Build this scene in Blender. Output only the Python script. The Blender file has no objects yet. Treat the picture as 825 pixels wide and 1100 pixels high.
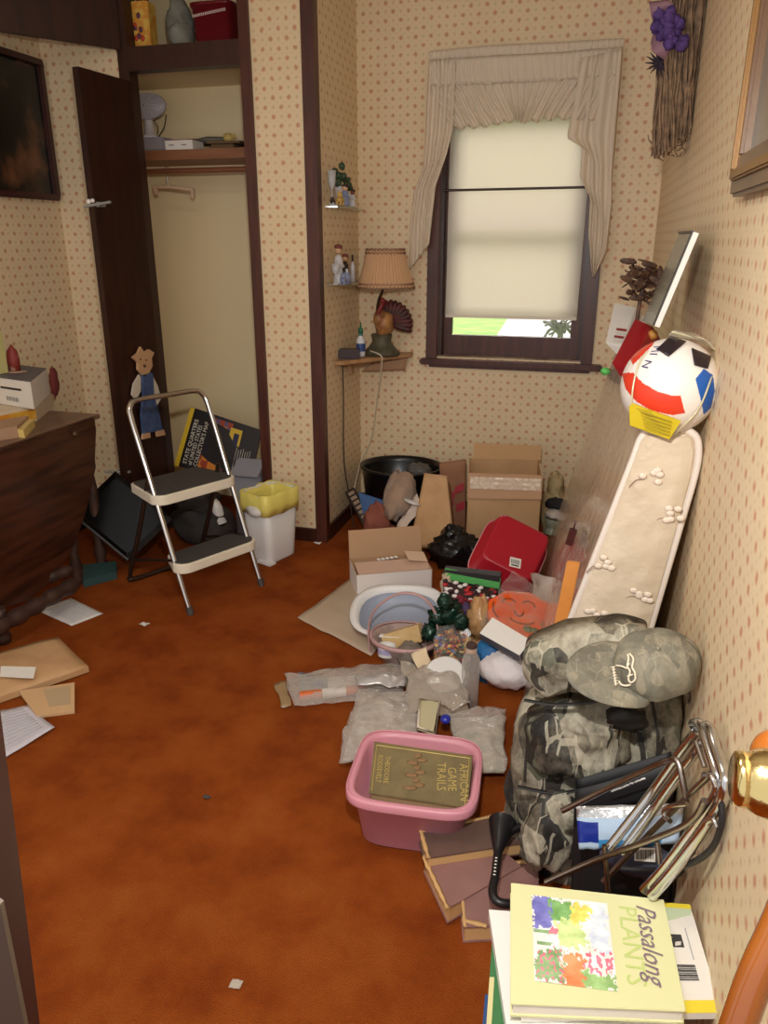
import bpy, bmesh, math, random
from mathutils import Vector, Matrix, noise
random.seed(7)
V = Vector
PI = math.pi
sc = bpy.context.scene
COL = sc.collection
# ---------------------------------------------------------------- camera
FPX = 825.0
PITCH = math.radians(19.36)
YAW = math.radians(15.7)
H = 1.6
CAM = V((0, 0, H))
RT = V((math.cos(YAW), math.sin(YAW), 0))
FW = V((-math.sin(YAW)*math.cos(PITCH), math.cos(YAW)*math.cos(PITCH), -math.sin(PITCH)))
UP = RT.cross(FW)
cam_d = bpy.data.cameras.new('camera')
cam_d.sensor_fit = 'HORIZONTAL'
cam_d.sensor_width = 36
cam_d.lens = 36*FPX/825.0
cam_d.clip_start = 0.02
cam = bpy.data.objects.new('camera', cam_d)
COL.objects.link(cam)
m3 = Matrix((RT, UP, -FW)).transposed()
cam.matrix_world = Matrix.Translation(CAM) @ m3.to_4x4()
sc.camera = cam
# points of the room measured along sight lines of the photograph
def ray(px, py): return RT*((px-412.5)/FPX) - UP*((py-550)/FPX) + FW
def Pz(px, py, z=0.0):
    d = ray(px, py); return CAM + d*((z-H)/d.z)
def Py(px, py, y):
    d = ray(px, py); return CAM + d*(y/d.y)
def Px(px, py, x):
    d = ray(px, py); return CAM + d*(x/d.x)
WX0, WY0, WK = 0.21, 4.48, 0.022
def xw(y): return WX0 + WK*(WY0-y)
def Pw(px, py, off=0.0):
    d = ray(px, py); t = (WX0-off+WK*WY0)/(d.x+WK*d.y); return CAM + d*t
def S(p): return (p-CAM).dot(FW)/FPX          # metres per pixel at p
def proj(p):
    v = p-CAM; z = v.dot(FW)
    return (412.5+FPX*v.dot(RT)/z, 550-FPX*v.dot(UP)/z)
def inpoly(x, y, poly):
    c = False; n = len(poly)
    for i in range(n):
        x0, y0 = poly[i]; x1, y1 = poly[(i+1) % n]
        if (y0 > y) != (y1 > y) and x < (x1-x0)*(y-y0)/(y1-y0)+x0: c = not c
    return c
# ---------------------------------------------------------------- materials
def lin(c):
    return tuple(((v/255)/12.92 if v/255 <= .04045 else ((v/255+.055)/1.055)**2.4) for v in c)+(1.0,)
class NT:
    def __init__(s, mt): s.t = mt.node_tree; s.n = s.t.nodes; s.l = s.t.links
    def new(s, ty, **k):
        n = s.n.new(ty)
        for a, b in k.items(): setattr(n, a, b)
        return n
    def put(s, sock, v):
        if isinstance(v, bpy.types.NodeSocket): s.l.new(v, sock)
        else: sock.default_value = v
    def math(s, op, a, b=None, c=None, clamp=False):
        n = s.new('ShaderNodeMath', operation=op); n.use_clamp = clamp
        s.put(n.inputs[0], a)
        if b is not None: s.put(n.inputs[1], b)
        if c is not None: s.put(n.inputs[2], c)
        return n.outputs[0]
    def mix(s, f, a, b):
        n = s.new('ShaderNodeMix', data_type='RGBA')
        s.put(n.inputs[0], f); s.put(n.inputs[6], a); s.put(n.inputs[7], b)
        return n.outputs[2]
    def noise(s, vec, scale, detail=3.0, rough=.5):
        n = s.new('ShaderNodeTexNoise'); s.l.new(vec, n.inputs['Vector'])
        n.inputs['Scale'].default_value = scale; n.inputs['Detail'].default_value = detail
        n.inputs['Roughness'].default_value = rough
        return n.outputs['Fac']
    def ramp(s, fac, stops, interp='LINEAR'):
        n = s.new('ShaderNodeValToRGB'); n.color_ramp.interpolation = interp
        e = n.color_ramp.elements
        while len(e) < len(stops): e.new(.5)
        for el, (p, c) in zip(e, stops): el.position = p; el.color = lin(c)
        s.l.new(fac, n.inputs[0]); return n.outputs[0]
MATS = {}
def M(name, rgb, rough=.55, metal=0.0, rgb2=None, nscale=30.0, stretch=(1, 1, 1), bump=0.0, bscale=60.0, alpha=1.0, spec=.5, trans=0.0, coat=0.0, lo=.35, hi=.65, sheen=0.0):
    if name in MATS: return MATS[name]
    mt = bpy.data.materials.new(name); mt.use_nodes = True
    g = NT(mt); b = g.n['Principled BSDF']
    tc = g.new('ShaderNodeTexCoord'); mp = g.new('ShaderNodeMapping')
    mp.inputs['Scale'].default_value = stretch
    g.l.new(tc.outputs['Object'], mp.inputs['Vector']); vec = mp.outputs['Vector']
    if rgb2:
        f = g.noise(vec, nscale)
        g.l.new(g.ramp(f, [(lo, rgb), (hi, rgb2)]), b.inputs['Base Color'])
    else:
        b.inputs['Base Color'].default_value = lin(rgb)
    b.inputs['Roughness'].default_value = rough; b.inputs['Metallic'].default_value = metal
    b.inputs['Alpha'].default_value = alpha
    b.inputs['Specular IOR Level'].default_value = spec
    b.inputs['Transmission Weight'].default_value = trans
    b.inputs['Coat Weight'].default_value = coat
    if sheen: b.inputs['Sheen Weight'].default_value = sheen
    if bump:
        bp = g.new('ShaderNodeBump'); bp.inputs['Strength'].default_value = bump; bp.inputs['Distance'].default_value = .01
        g.l.new(g.noise(vec, bscale, 4.0), bp.inputs['Height']); g.l.new(bp.outputs[0], b.inputs['Normal'])
    MATS[name] = mt
    return mt
def wallpaper(name, axis):
    mt = bpy.data.materials.new(name); mt.use_nodes = True
    g = NT(mt); b = g.n['Principled BSDF']
    geo = g.new('ShaderNodeNewGeometry'); sp = g.new('ShaderNodeSeparateXYZ')
    g.l.new(geo.outputs['Position'], sp.inputs[0])
    u = g.math('DIVIDE', sp.outputs[axis], .0410); v = g.math('DIVIDE', sp.outputs[2], .0405)
    def dots(uo, vo):
        uu = g.math('ADD', u, uo+100); vv = g.math('ADD', v, vo+100)
        iu = g.math('FLOOR', uu); iv = g.math('FLOOR', vv)
        fu = g.math('SUBTRACT', g.math('SUBTRACT', uu, iu), .5); fv = g.math('SUBTRACT', g.math('SUBTRACT', vv, iv), .5)
        d = g.math('SQRT', g.math('ADD', g.math('MULTIPLY', fu, fu), g.math('MULTIPLY', fv, fv)))
        par = g.math('MODULO', g.math('ADD', iu, iv), 2.0)
        return d, par
    d, par = dots(0, 0)
    nz = g.noise(geo.outputs['Position'], 90.0, 2.0)
    dd = g.math('ADD', d, g.math('MULTIPLY', g.math('SUBTRACT', nz, .5), .35))
    def disc(dv, r, soft=.11): return g.math('DIVIDE', g.math('SUBTRACT', r+soft, dv), 2*soft, clamp=True)
    big = g.math('MULTIPLY', disc(dd, .23), par)
    small = g.math('MULTIPLY', disc(dd, .13), g.math('SUBTRACT', 1.0, par))
    d2, p2 = dots(.5, .5)
    tiny = disc(d2, .085, .03)
    big_n = g.noise(geo.outputs['Position'], 14.0, 1.0)
    base = g.ramp(g.noise(geo.outputs['Position'], 3.0), [(.3, (228, 206, 168)), (.7, (233, 212, 176))])
    c = g.mix(g.math('MULTIPLY', tiny, .35), base, lin((200, 160, 120)))
    c = g.mix(g.math('MULTIPLY', small, .42), c, lin((176, 140, 104)))
    c = g.mix(g.math('MULTIPLY', big, .72), c, g.ramp(big_n, [(.4, (186, 118, 74)), (.6, (198, 112, 86))]))
    g.l.new(c, b.inputs['Base Color']); b.inputs['Roughness'].default_value = .5; b.inputs['Specular IOR Level'].default_value = .35
    return mt
WP_X = wallpaper('wallpaper_across', 0)
WP_Y = wallpaper('wallpaper_along', 1)
def carpet():
    mt = bpy.data.materials.new('carpet_orange'); mt.use_nodes = True
    g = NT(mt); b = g.n['Principled BSDF']
    geo = g.new('ShaderNodeNewGeometry'); pos = geo.outputs['Position']
    big = g.noise(pos, 5.0, 4.0, .6); fine = g.noise(pos, 220.0, 2.0)
    c1 = g.ramp(big, [(.30, (124, 54, 16)), (.52, (150, 74, 24)), (.72, (164, 88, 34))])
    c = g.mix(g.math('MULTIPLY', fine, .45), c1, lin((112, 50, 16)))
    g.l.new(c, b.inputs['Base Color']); b.inputs['Roughness'].default_value = .95; b.inputs['Specular IOR Level'].default_value = .1
    bp = g.new('ShaderNodeBump'); bp.inputs['Strength'].default_value = .6; bp.inputs['Distance'].default_value = .01
    g.l.new(g.noise(pos, 260.0, 2.0), bp.inputs['Height']); g.l.new(bp.outputs[0], b.inputs['Normal'])
    return mt
CARPET = carpet()
def camo(name='camouflage_cloth', k=1.0, cols=((30, 28, 25), (84, 78, 66), (134, 126, 108), (172, 165, 146), (92, 92, 76)), lightline=.55, dk=.9):
    mt = bpy.data.materials.new(name); mt.use_nodes = True
    g = NT(mt); b = g.n['Principled BSDF']
    tc = g.new('ShaderNodeTexCoord'); mp = g.new('ShaderNodeMapping'); mp.inputs['Scale'].default_value = (1.0, 1.0, .7); mp.inputs['Rotation'].default_value = (.3, .5, .4)
    g.l.new(tc.outputs['Object'], mp.inputs[0]); vec = mp.outputs[0]
    vl = g.new('ShaderNodeTexVoronoi'); vl.inputs['Scale'].default_value = 15.0*k; vl.inputs['Randomness'].default_value = 1.0
    wv = g.new('ShaderNodeMapping'); wv.inputs['Scale'].default_value = (1, 1, .45); wv.inputs['Rotation'].default_value = (.6, .9, .2); g.l.new(vec, wv.inputs[0]); g.l.new(wv.outputs[0], vl.inputs['Vector'])
    vs_ = g.new('ShaderNodeSeparateColor'); g.l.new(vl.outputs['Color'], vs_.inputs[0])
    n1 = g.math('ADD', g.math('MULTIPLY', g.noise(vec, 13.0*k, 9.0, .72), .62), g.math('MULTIPLY', vs_.outputs[0], .38))
    c = g.ramp(n1, [(.33, cols[0]), (.41, cols[1]), (.48, cols[2]), (.58, cols[3]), (.68, cols[4])])
    n2 = g.noise(vec, 6.0*k, 2.0); n3 = g.noise(vec, 9.0*k, 2.0)
    def sticks(sc_, rot, wd, st=(1, 1, .28)):
        m2 = g.new('ShaderNodeMapping'); m2.inputs['Rotation'].default_value = rot; m2.inputs['Scale'].default_value = st
        g.l.new(tc.outputs['Object'], m2.inputs[0])
        vo = g.new('ShaderNodeTexVoronoi', feature='DISTANCE_TO_EDGE'); vo.inputs['Scale'].default_value = sc_
        g.l.new(m2.outputs[0], vo.inputs['Vector'])
        return g.math('LESS_THAN', vo.outputs['Distance'], wd)
    c = g.mix(g.math('MULTIPLY', g.math('MULTIPLY', sticks(15.0*k, (.4, .7, .2), .06, (1, 1, .16)), g.math('GREATER_THAN', n2, .50)), dk), c, lin(cols[0]))
    c = g.mix(g.math('MULTIPLY', g.math('MULTIPLY', sticks(20.0*k, (1.2, -.5, .9), .035, (1, 1, .14)), g.math('GREATER_THAN', n3, .54)), lightline), c, lin((196, 188, 166)))
    g.l.new(c, b.inputs['Base Color']); b.inputs['Roughness'].default_value = .7
    bp = g.new('ShaderNodeBump'); bp.inputs['Strength'].default_value = .5; bp.inputs['Distance'].default_value = .02
    g.l.new(g.noise(vec, 16.0, 3.0), bp.inputs['Height']); g.l.new(bp.outputs[0], b.inputs['Normal'])
    return mt
CAMO = camo()
CAMO_CAP = camo('camouflage_cap_cloth', 2.0, ((102, 98, 85), (116, 112, 97), (126, 121, 104), (142, 134, 114), (112, 108, 94)), .16, .3)
def wood(name, a, b_, rough=.4, axis='z', coat=0.0):
    st = {'x': (.12, 1, 1), 'y': (1, .12, 1), 'z': (1, 1, .12)}[axis]
    return M(name, a, rough, rgb2=b_, nscale=28, stretch=st, coat=coat)
DWOOD = wood('dark_brown_wood', (44, 20, 13), (62, 30, 20), .38)
TRIM = wood('brown_trim_wood', (66, 30, 22), (86, 44, 32), .4)
DOORW = wood('closet_door_wood', (38, 17, 11), (56, 27, 16), .42)
CREAM = M('cream_paint', (226, 214, 176), .6)
TAN = wood('tan_wood', (170, 128, 88), (186, 146, 104), .5, 'x')
CHROME = M('chrome', (205, 205, 205), .16, 1.0)
DCHROME = M('worn_chrome', (150, 140, 132), .28, 1.0)
BRASS = M('brass', (214, 176, 86), .18, 1.0)
BLACKP = M('black_plastic', (16, 16, 18), .3)
WHITEC = M('white_card', (232, 228, 220), .6)
WHITEP = M('white_plastic', (226, 224, 222), .4)
KRAFT = M('kraft_paper', (188, 146, 102), .75, rgb2=(200, 160, 116), nscale=9, bump=.25, bscale=14)
CARD = M('corrugated_card', (184, 146, 104), .8, rgb2=(196, 158, 116), nscale=6)
def clearmat(name, base, edge, rgb=(225, 220, 212), rough=.10, bump=.8, bscale=24):
    mt = bpy.data.materials.new(name); mt.use_nodes = True
    g = NT(mt); b = g.n['Principled BSDF']; b.inputs['Base Color'].default_value = lin(rgb); b.inputs['Roughness'].default_value = rough
    b.inputs['Specular IOR Level'].default_value = 1.0; b.inputs['Coat Weight'].default_value = .6; b.inputs['Coat Roughness'].default_value = .06
    tc = g.new('ShaderNodeTexCoord'); bp = g.new('ShaderNodeBump'); bp.inputs['Strength'].default_value = bump; bp.inputs['Distance'].default_value = .01
    g.l.new(g.noise(tc.outputs['Object'], bscale, 3.0), bp.inputs['Height']); g.l.new(bp.outputs[0], b.inputs['Normal'])
    lw = g.new('ShaderNodeLayerWeight'); lw.inputs[0].default_value = .35; g.l.new(bp.outputs[0], lw.inputs['Normal'])
    f = g.math('ADD', g.math('MULTIPLY', lw.outputs['Facing'], edge), base, clamp=True)
    t = g.new('ShaderNodeBsdfTransparent'); t.inputs[0].default_value = (.97, .96, .95, 1)
    m = g.new('ShaderNodeMixShader'); g.l.new(f, m.inputs[0]); g.l.new(t.outputs[0], m.inputs[1]); g.l.new(b.outputs[0], m.inputs[2])
    g.l.new(m.outputs[0], g.n['Material Output'].inputs[0]); return mt
CLEAR = clearmat('clear_plastic', .16, .55)
CLEAR2 = clearmat('clear_film', .06, .40)
GLASS = clearmat('glass', .07, .3, (235, 240, 238), .04, 0.0)
# ---------------------------------------------------------------- mesh builder
class MB:
    def __init__(s): s.v = []; s.f = []; s.m = []; s.sm = []
    def add(s, vs, fs, m=0, smooth=False):
        o = len(s.v); s.v += [V(p) for p in vs]
        for f in fs: s.f.append([i+o for i in f]); s.m.append(m); s.sm.append(smooth)
        return s
    def box(s, c, d, rot=None, m=0, taper=1.0):
        x, y, z = d[0]/2, d[1]/2, d[2]/2; t = taper
        vs = [V((-x*t, -y*t, -z)), V((x*t, -y*t, -z)), V((x*t, y*t, -z)), V((-x*t, y*t, -z)), V((-x, -y, z)), V((x, -y, z)), V((x, y, z)), V((-x, y, z))]
        if rot is not None: vs = [rot @ p for p in vs]
        return s.add([p+V(c) for p in vs], [[3, 2, 1, 0], [4, 5, 6, 7], [0, 1, 5, 4], [1, 2, 6, 5], [2, 3, 7, 6], [3, 0, 4, 7]], m)
    def bb(s, a, b, m=0):
        a = V(a); b = V(b); return s.box((a+b)/2, [abs(b[i]-a[i]) for i in range(3)], m=m)
    def slab(s, pts, th, m=0, mside=None):      # polygon + thickness vector
        pts = [V(p) for p in pts]; th = V(th); n = len(pts)
        s.add(pts, [list(range(n))], m)
        q = [p+th for p in pts]
        s.add(q, [list(range(n))[::-1]], m if mside is None else mside)
        for i in range(n):
            j = (i+1) % n
            s.add([pts[i], pts[j], q[j], q[i]], [[3, 2, 1, 0]], m if mside is None else mside)
        return s
    def tube(s, pts, r, seg=8, m=0, closed=False, taper=None, flat=1.0):
        pts = [V(p) for p in pts]; n = len(pts); rings = []; prev = None
        for i, p in enumerate(pts):
            if closed: t = pts[(i+1) % n]-pts[i-1]
            else: t = pts[min(i+1, n-1)]-pts[max(i-1, 0)]
            t.normalize()
            if prev is None:
                a = V((0, 0, 1)) if abs(t.z) < .9 else V((1, 0, 0))
                u = t.cross(a).normalized()
            else:
                u = (prev-t*prev.dot(t)).normalized()
            prev = u; w = t.cross(u)
            rr = r if taper is None else taper[i]
            rings.append([p+u*math.cos(2*PI*k/seg)*rr+w*math.sin(2*PI*k/seg)*rr*flat for k in range(seg)])
        vs = [p for q in rings for p in q]; fs = []
        for i in range(n if closed else n-1):
            a = i*seg; b = ((i+1) % n)*seg
            for k in range(seg): fs.append([a+k, a+(k+1) % seg, b+(k+1) % seg, b+k])
        s.add(vs, fs, m, True)
        if not closed:
            s.add(rings[0], [list(range(seg))[::-1]], m); s.add(rings[-1], [list(range(seg))], m)
        return s
    def lathe(s, prof, c=(0, 0, 0), rot=None, seg=24, m=0, sx=1.0, sy=1.0, sup=2.0, ms=None, cap=True, endcap=False):
        vs = []; n = len(prof); c = V(c)
        for r, z in prof:
            for k in range(seg):
                a = 2*PI*k/seg; ca, sa = math.cos(a), math.sin(a)
                q = (abs(ca)**sup+abs(sa)**sup)**(-1/sup)
                p = V((r*ca*q*sx, r*sa*q*sy, z))
                if rot is not None: p = rot @ p
                vs.append(p+c)
        o = len(s.v); s.v += vs
        for i in range(n-1):
            for k in range(seg):
                s.f.append([o+i*seg+k, o+i*seg+(k+1) % seg, o+(i+1)*seg+(k+1) % seg, o+(i+1)*seg+k]); s.m.append(ms[i] if ms else m); s.sm.append(True)
        if endcap: s.f.append([o+(n-1)*seg+k for k in range(seg)]); s.m.append(m); s.sm.append(False)
        if cap:
            s.f.append([o+k for k in range(seg)][::-1]); s.m.append(ms[0] if ms else m); s.sm.append(False)
            s.f.append([o+(n-1)*seg+k for k in range(seg)]); s.m.append(ms[-1] if ms else m); s.sm.append(False)
        return s
    def ball(s, c, r, rot=None, m=0, nu=20, nv=12, amp=0.0, fr=3.0, seed=0.0, mf=None):
        c = V(c); vs = []; r = V(r) if hasattr(r, '__len__') else V((r, r, r))
        for j in range(nv+1):
            th = PI*j/nv
            for i in range(nu):
                ph = 2*PI*i/nu
                d = V((math.sin(th)*math.cos(ph), math.sin(th)*math.sin(ph), math.cos(th)))
                k = 1+amp*noise.noise(d*fr+V((seed, seed*1.7, -seed)))
                p = V((d.x*r.x*k, d.y*r.y*k, d.z*r.z*k))
                if rot is not None: p = rot @ p
                vs.append(p+c)
        o = len(s.v); s.v += vs
        for j in range(nv):
            for i in range(nu):
                f = [j*nu+i, (j+1)*nu+i, (j+1)*nu+(i+1) % nu, j*nu+(i+1) % nu]
                mm = m
                if mf: mm = mf(sum((vs[q] for q in f), V())/4)
                s.f.append([o+q for q in f]); s.m.append(mm); s.sm.append(True)
        return s
    def grid(s, fn, nu, nv, m=0, smooth=True, mf=None, wrap=False):
        vs = [fn(i/nu, j/nv) for j in range(nv+1) for i in range(nu+1)]; o = len(s.v); s.v += vs
        for j in range(nv):
            for i in range(nu):
                f = [j*(nu+1)+i, j*(nu+1)+i+1, (j+1)*(nu+1)+i+1, (j+1)*(nu+1)+i]
                mm = mf((i+.5)/nu, (j+.5)/nv) if mf else m
                s.f.append([o+q for q in f]); s.m.append(mm); s.sm.append(smooth)
        return s
    def text(s, txt, org, right, up, size, m=0, shear=0.0, align='LEFT', ext=.0006, sx=1.0):
        cu = bpy.data.curves.new('t', 'FONT'); cu.body = txt; cu.size = 1.0; cu.shear = shear; cu.align_x = align; cu.resolution_u = 2
        ob = bpy.data.objects.new('t', cu); COL.objects.link(ob); bpy.context.view_layer.update()
        me = ob.evaluated_get(bpy.context.evaluated_depsgraph_get()).to_mesh()
        right = V(right).normalized(); up = V(up); up = (up-right*up.dot(right)).normalized(); nn = right.cross(up)
        vs = [V(org)+right*(v.co.x*size*sx)+up*(v.co.y*size)+nn*ext for v in me.vertices]
        fs = [list(p.vertices) for p in me.polygons]
        ob.evaluated_get(bpy.context.evaluated_depsgraph_get()).to_mesh_clear()
        bpy.data.objects.remove(ob); bpy.data.curves.remove(cu)
        return s.add(vs, fs, m)
    def build(s, name, mats, parent=None, bev=0.0, solid=0.0, sub=0, weld=False, loc=None, bseg=2, ang=35):
        if not isinstance(mats, (list, tuple)): mats = [mats]
        if loc is None:
            lo = V([min(p[i] for p in s.v) for i in range(3)]); hi = V([max(p[i] for p in s.v) for i in range(3)])
            loc = V(((lo.x+hi.x)/2, (lo.y+hi.y)/2, lo.z))
            if parent is not None: loc = V(parent.get('_o', (0, 0, 0)))
        me = bpy.data.meshes.new(name)
        me.from_pydata([p-loc for p in s.v], [], s.f)
        for mt in mats: me.materials.append(mt)
        for p, mi, q in zip(me.polygons, s.m, s.sm): p.material_index = min(mi, len(mats)-1); p.use_smooth = q
        bm = bmesh.new(); bm.from_mesh(me)
        if bev or weld: bmesh.ops.remove_doubles(bm, verts=bm.verts, dist=1e-5)
        bmesh.ops.recalc_face_normals(bm, faces=bm.faces)
        if bev:
            ed = [e for e in bm.edges if len(e.link_faces) == 2 and e.calc_face_angle(0) > math.radians(ang)]
            bmesh.ops.bevel(bm, geom=ed, offset=bev, segments=bseg, affect='EDGES', clamp_overlap=True)
        bm.to_mesh(me); bm.free()
        ob = bpy.data.objects.new(name, me); COL.objects.link(ob)
        if parent is not None:
            ob.parent = parent
            ob.location = loc-V(parent.get('_o', (0, 0, 0))); ob['_o'] = tuple(loc)
        else:
            ob.location = loc; ob['_o'] = tuple(loc)
        if solid:
            md = ob.modifiers.new('thickness', 'SOLIDIFY'); md.thickness = solid; md.offset = 0
        if sub:
            md = ob.modifiers.new('smooth', 'SUBSURF'); md.levels = sub; md.render_levels = sub
        return ob
def thing(name, loc, label, cat, group=None):
    o = bpy.data.objects.new(name, None); COL.objects.link(o); o.location = loc; o.empty_display_size = .05
    o['_o'] = tuple(loc); o['label'] = label; o['category'] = cat
    if group: o['group'] = group
    return o
def tag(o, label, cat, group=None, kind=None):
    o['label'] = label; o['category'] = cat
    if group: o['group'] = group
    if kind: o['kind'] = kind
    return o
def struct(o):
    o['kind'] = 'structure'; return o
def sbox(name, pieces, mat, parent=None, bev=0.0):
    mb = MB()
    for a, b in pieces: mb.bb(a, b)
    o = mb.build(name, mat, parent, bev=bev)
    if parent is None: struct(o)
    return o
def sroot(name, loc=(0, 0, 0)):
    o = bpy.data.objects.new(name, None); COL.objects.link(o); o.location = loc; o['_o'] = tuple(loc); return struct(o)
def RZ(a): return Matrix.Rotation(a, 3, 'Z')
def RX(a): return Matrix.Rotation(a, 3, 'X')
def RY(a): return Matrix.Rotation(a, 3, 'Y')
def face_cam(): return Matrix((RT, UP, -FW)).transposed()
def smoothpath(pts, n=6, closed=False):
    pts = [V(p) for p in pts]; out = []; N = len(pts)
    for i in range(N if closed else N-1):
        if closed: p0, p1, p2, p3 = pts[i-1], pts[i], pts[(i+1) % N], pts[(i+2) % N]
        else: p0, p1, p2, p3 = pts[max(i-1, 0)], pts[i], pts[i+1], pts[min(i+2, N-1)]
        for k in range(n):
            t = k/n
            out.append(.5*((2*p1)+(p2-p0)*t+(2*p0-5*p1+4*p2-p3)*t*t+(3*p1-p0-3*p2+p3)*t**3))
    if not closed: out.append(pts[-1])
    return out
def crumple(mb, corners, n=14, amp=.015, fr=9.0, seed=0.0, lift=0.0, m=0, mf=None, up=V((0, 0, 1))):
    a, b, c, d = [V(p) for p in corners]      # around the outline
    def fn(u, v):
        p = (a*(1-u)+b*u)*(1-v)+(d*(1-u)+c*u)*v
        q = p*fr+V((seed, seed, seed))
        bulge = math.sin(PI*u)*math.sin(PI*v)
        ej = V((noise.noise(p*11+V((seed, 3, 1))), noise.noise(p*11+V((7, seed, 2))), 0))*min(.02, amp)*1.3
        return p+ej+up*(abs(noise.noise(q))*amp*2+noise.noise(q*2.7)*amp*.6+amp*.6+lift*bulge)
    return mb.grid(fn, n, n, m, True, mf)
# ================================================================ SETTING
YC, YB, XJ, XL = 3.805, 4.48, -1.412, -2.877
CEIL = 3.0
o = MB().bb((-3.1, -1.2, -.06), (.7, 4.62, 0)).build('floor', CARPET); struct(o)
sbox('ceiling', [((-3.1, .2, CEIL), (.7, 4.62, CEIL+.06))], M('ceiling_white', (225, 220, 208), .8))
WZ0, WZ1, WXL, WXR = .965, 2.30, -.935, -.115
sbox('wall_back', [((XJ-.04, YB, 0), (WXL, YB+.14, CEIL)), ((WXR, YB, 0), (.5, YB+.14, CEIL)), ((WXL, YB, 0), (WXR, YB+.14, WZ0)), ((WXL, YB, WZ1), (WXR, YB+.14, CEIL))], WP_X)
mb = MB(); mb.slab([(xw(-.4), -.4, 0), (xw(YB+.1), YB+.1, 0), (xw(YB+.1), YB+.1, CEIL), (xw(-.4), -.4, CEIL)], (.1, 0, 0)); struct(mb.build('wall_right', WP_Y))
sbox('wall_left', [((XL-.1, .25, 0), (XL, YC, CEIL))], WP_Y)
DX0, DX1, DZ1, UZ0 = -2.37, -1.772, 2.394, 2.50      # closet doorway
sbox('wall_closet', [((XL-.1, YC, 0), (DX0-.03, YC+.06, CEIL)), ((DX1+.045, YC, 0), (XJ, YC+.06, CEIL)), ((XL-.1, YC+.0, 2.97), (XJ, YC+.06, CEIL))], WP_X)
sbox('wall_jog', [((XJ-.05, YC+.06, 0), (XJ, YB+.1, CEIL))], WP_Y)
CI = M('closet_cream_paint', (240, 220, 176), .6)
sbox('wall_closet_inside', [((XL-.05, 4.42, 0), (XJ-.05, 4.46, CEIL)), ((XL-.05, YC+.06, 0), (XL, 4.42, CEIL)), ((XJ-.10, YC+.06, 0), (XJ-.05, 4.42, CEIL)), ((XL, YC+.06, DZ1+.03), (XJ-.10, 4.42, UZ0))], CI)
sbox('trim_1', [((DX1, YC-.018, 0), (DX1+.052, YC+.06, CEIL))], TRIM)                       # right jamb of closet
sbox('trim_2', [((DX0-.06, YC-.012, 0), (DX0, YC+.06, CEIL)), ((DX0, YC-.012, DZ1), (DX1, YC+.06, UZ0)), ], DWOOD)
sbox('trim_3', [((XJ-.052, YC-.012, 0), (XJ+.012, YC+.0, CEIL)), ((XJ, YC, 0), (XJ+.012, YC+.045, CEIL))], TRIM)
sbox('baseboard_closet', [((DX1+.05, YC-.016, 0), (XJ-.05, YC, .075))], DWOOD)
sbox('baseboard_jog', [((XJ, YC+.04, 0), (XJ+.016, YB, .085))], DWOOD)
sbox('baseboard_back', [((XJ, YB-.016, 0), (xw(YB), YB, .085))], DWOOD)
mb = MB(); mb.slab([(xw(0)-.014, 0, 0), (xw(YB)-.014, YB, 0), (xw(YB)-.014, YB, .08), (xw(0)-.014, 0, .08)], (.014, 0, 0)); struct(mb.build('baseboard_right', DWOOD))
sbox('baseboard_left', [((XL, .3, 0), (XL+.014, YC, .08))], DWOOD)
# closet shelf and rail
SHZ = Py(210, 160, 4.08).z
sbox('trim_4', [((XL, 4.08, SHZ-.05), (XJ-.10, 4.42, SHZ))], wood('shelf_wood', (134, 86, 56), (150, 100, 68), .5, 'x'))
rl = MB(); zr = Py(210, 183, 4.16).z; rl.tube([(XL, 4.16, zr), (XJ-.1, 4.16, zr)], .014, 12)
tag(rl.build('clothes_rail', wood('rail_wood', (120, 72, 48), (140, 88, 60), .45, 'x')), 'brown wooden clothes rail across the closet under its shelf', 'rail')
# closet door standing open
a = Pz(147, 88, 2.349); a = V((DX0+.01, YC-.02, 2.349))
b = Pz(84, 71, 2.349)
dr = (b-a).normalized(); nr = V((dr.y, -dr.x, 0))
if nr.y > 0: nr = -nr
DOORA, DOORN = a.copy(), nr.copy()
c0 = b
d2 = sroot('door_2', (a.x, a.y, 0)); d2['_o'] = (a.x, a.y, 0)
mb = MB(); th = -nr*.038
mb.slab([V((a.x, a.y, .012)), V((b.x, b.y, .012)), V((b.x, b.y, 2.349)), V((a.x, a.y, 2.349))], th)
mb.build('door_panel', DOORW, d2, bev=.003)
GREYM = M('grey_metal', (150, 150, 146), .4)
for (x0, y0, x1, y1, zz) in ((90, 222, 119, 217, 0), (113, 507, 140, 507, 0)):
    p0 = Py(x0, y0, b.y-.03+.02); p1 = Py(x1, y1, b.y-.03+.06)
    h = MB(); h.tube([p0, p0*.7+p1*.3, p1], .011, 10, taper=[.009, .012, .011], flat=.6); h.tube([p0*.5+p1*.5, p0*.5+p1*.5+V((0, .05, .0))], .012, 10)
    hh = h.build('handle', GREYM, d2); hh['label'] = 'grey metal handle'
    if y0 < 300:
        k = MB(); q = p0+V((.03, .0, .022)); k.ball(q, .012); k.ball(q+V((.022, 0, .004)), .010); k.build('latch_knob', M('shiny_white', (235, 232, 228), .15), d2)
# upper cupboard door, swung open towards the left wall
ua = V((DX0-.03, YC-.02, 2.487)); ub = Pz(0, 34, 2.487)
ub = ua+(ub-ua)*1.12
d3 = sroot('door_3', tuple(ua))
mb = MB(); mb.slab([ua, ub, ub+V((0, 0, .5)), ua+V((0, 0, .5))], (0, .03, 0)); mb.build('door_panel', DOORW, d3, bev=.003)
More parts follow.
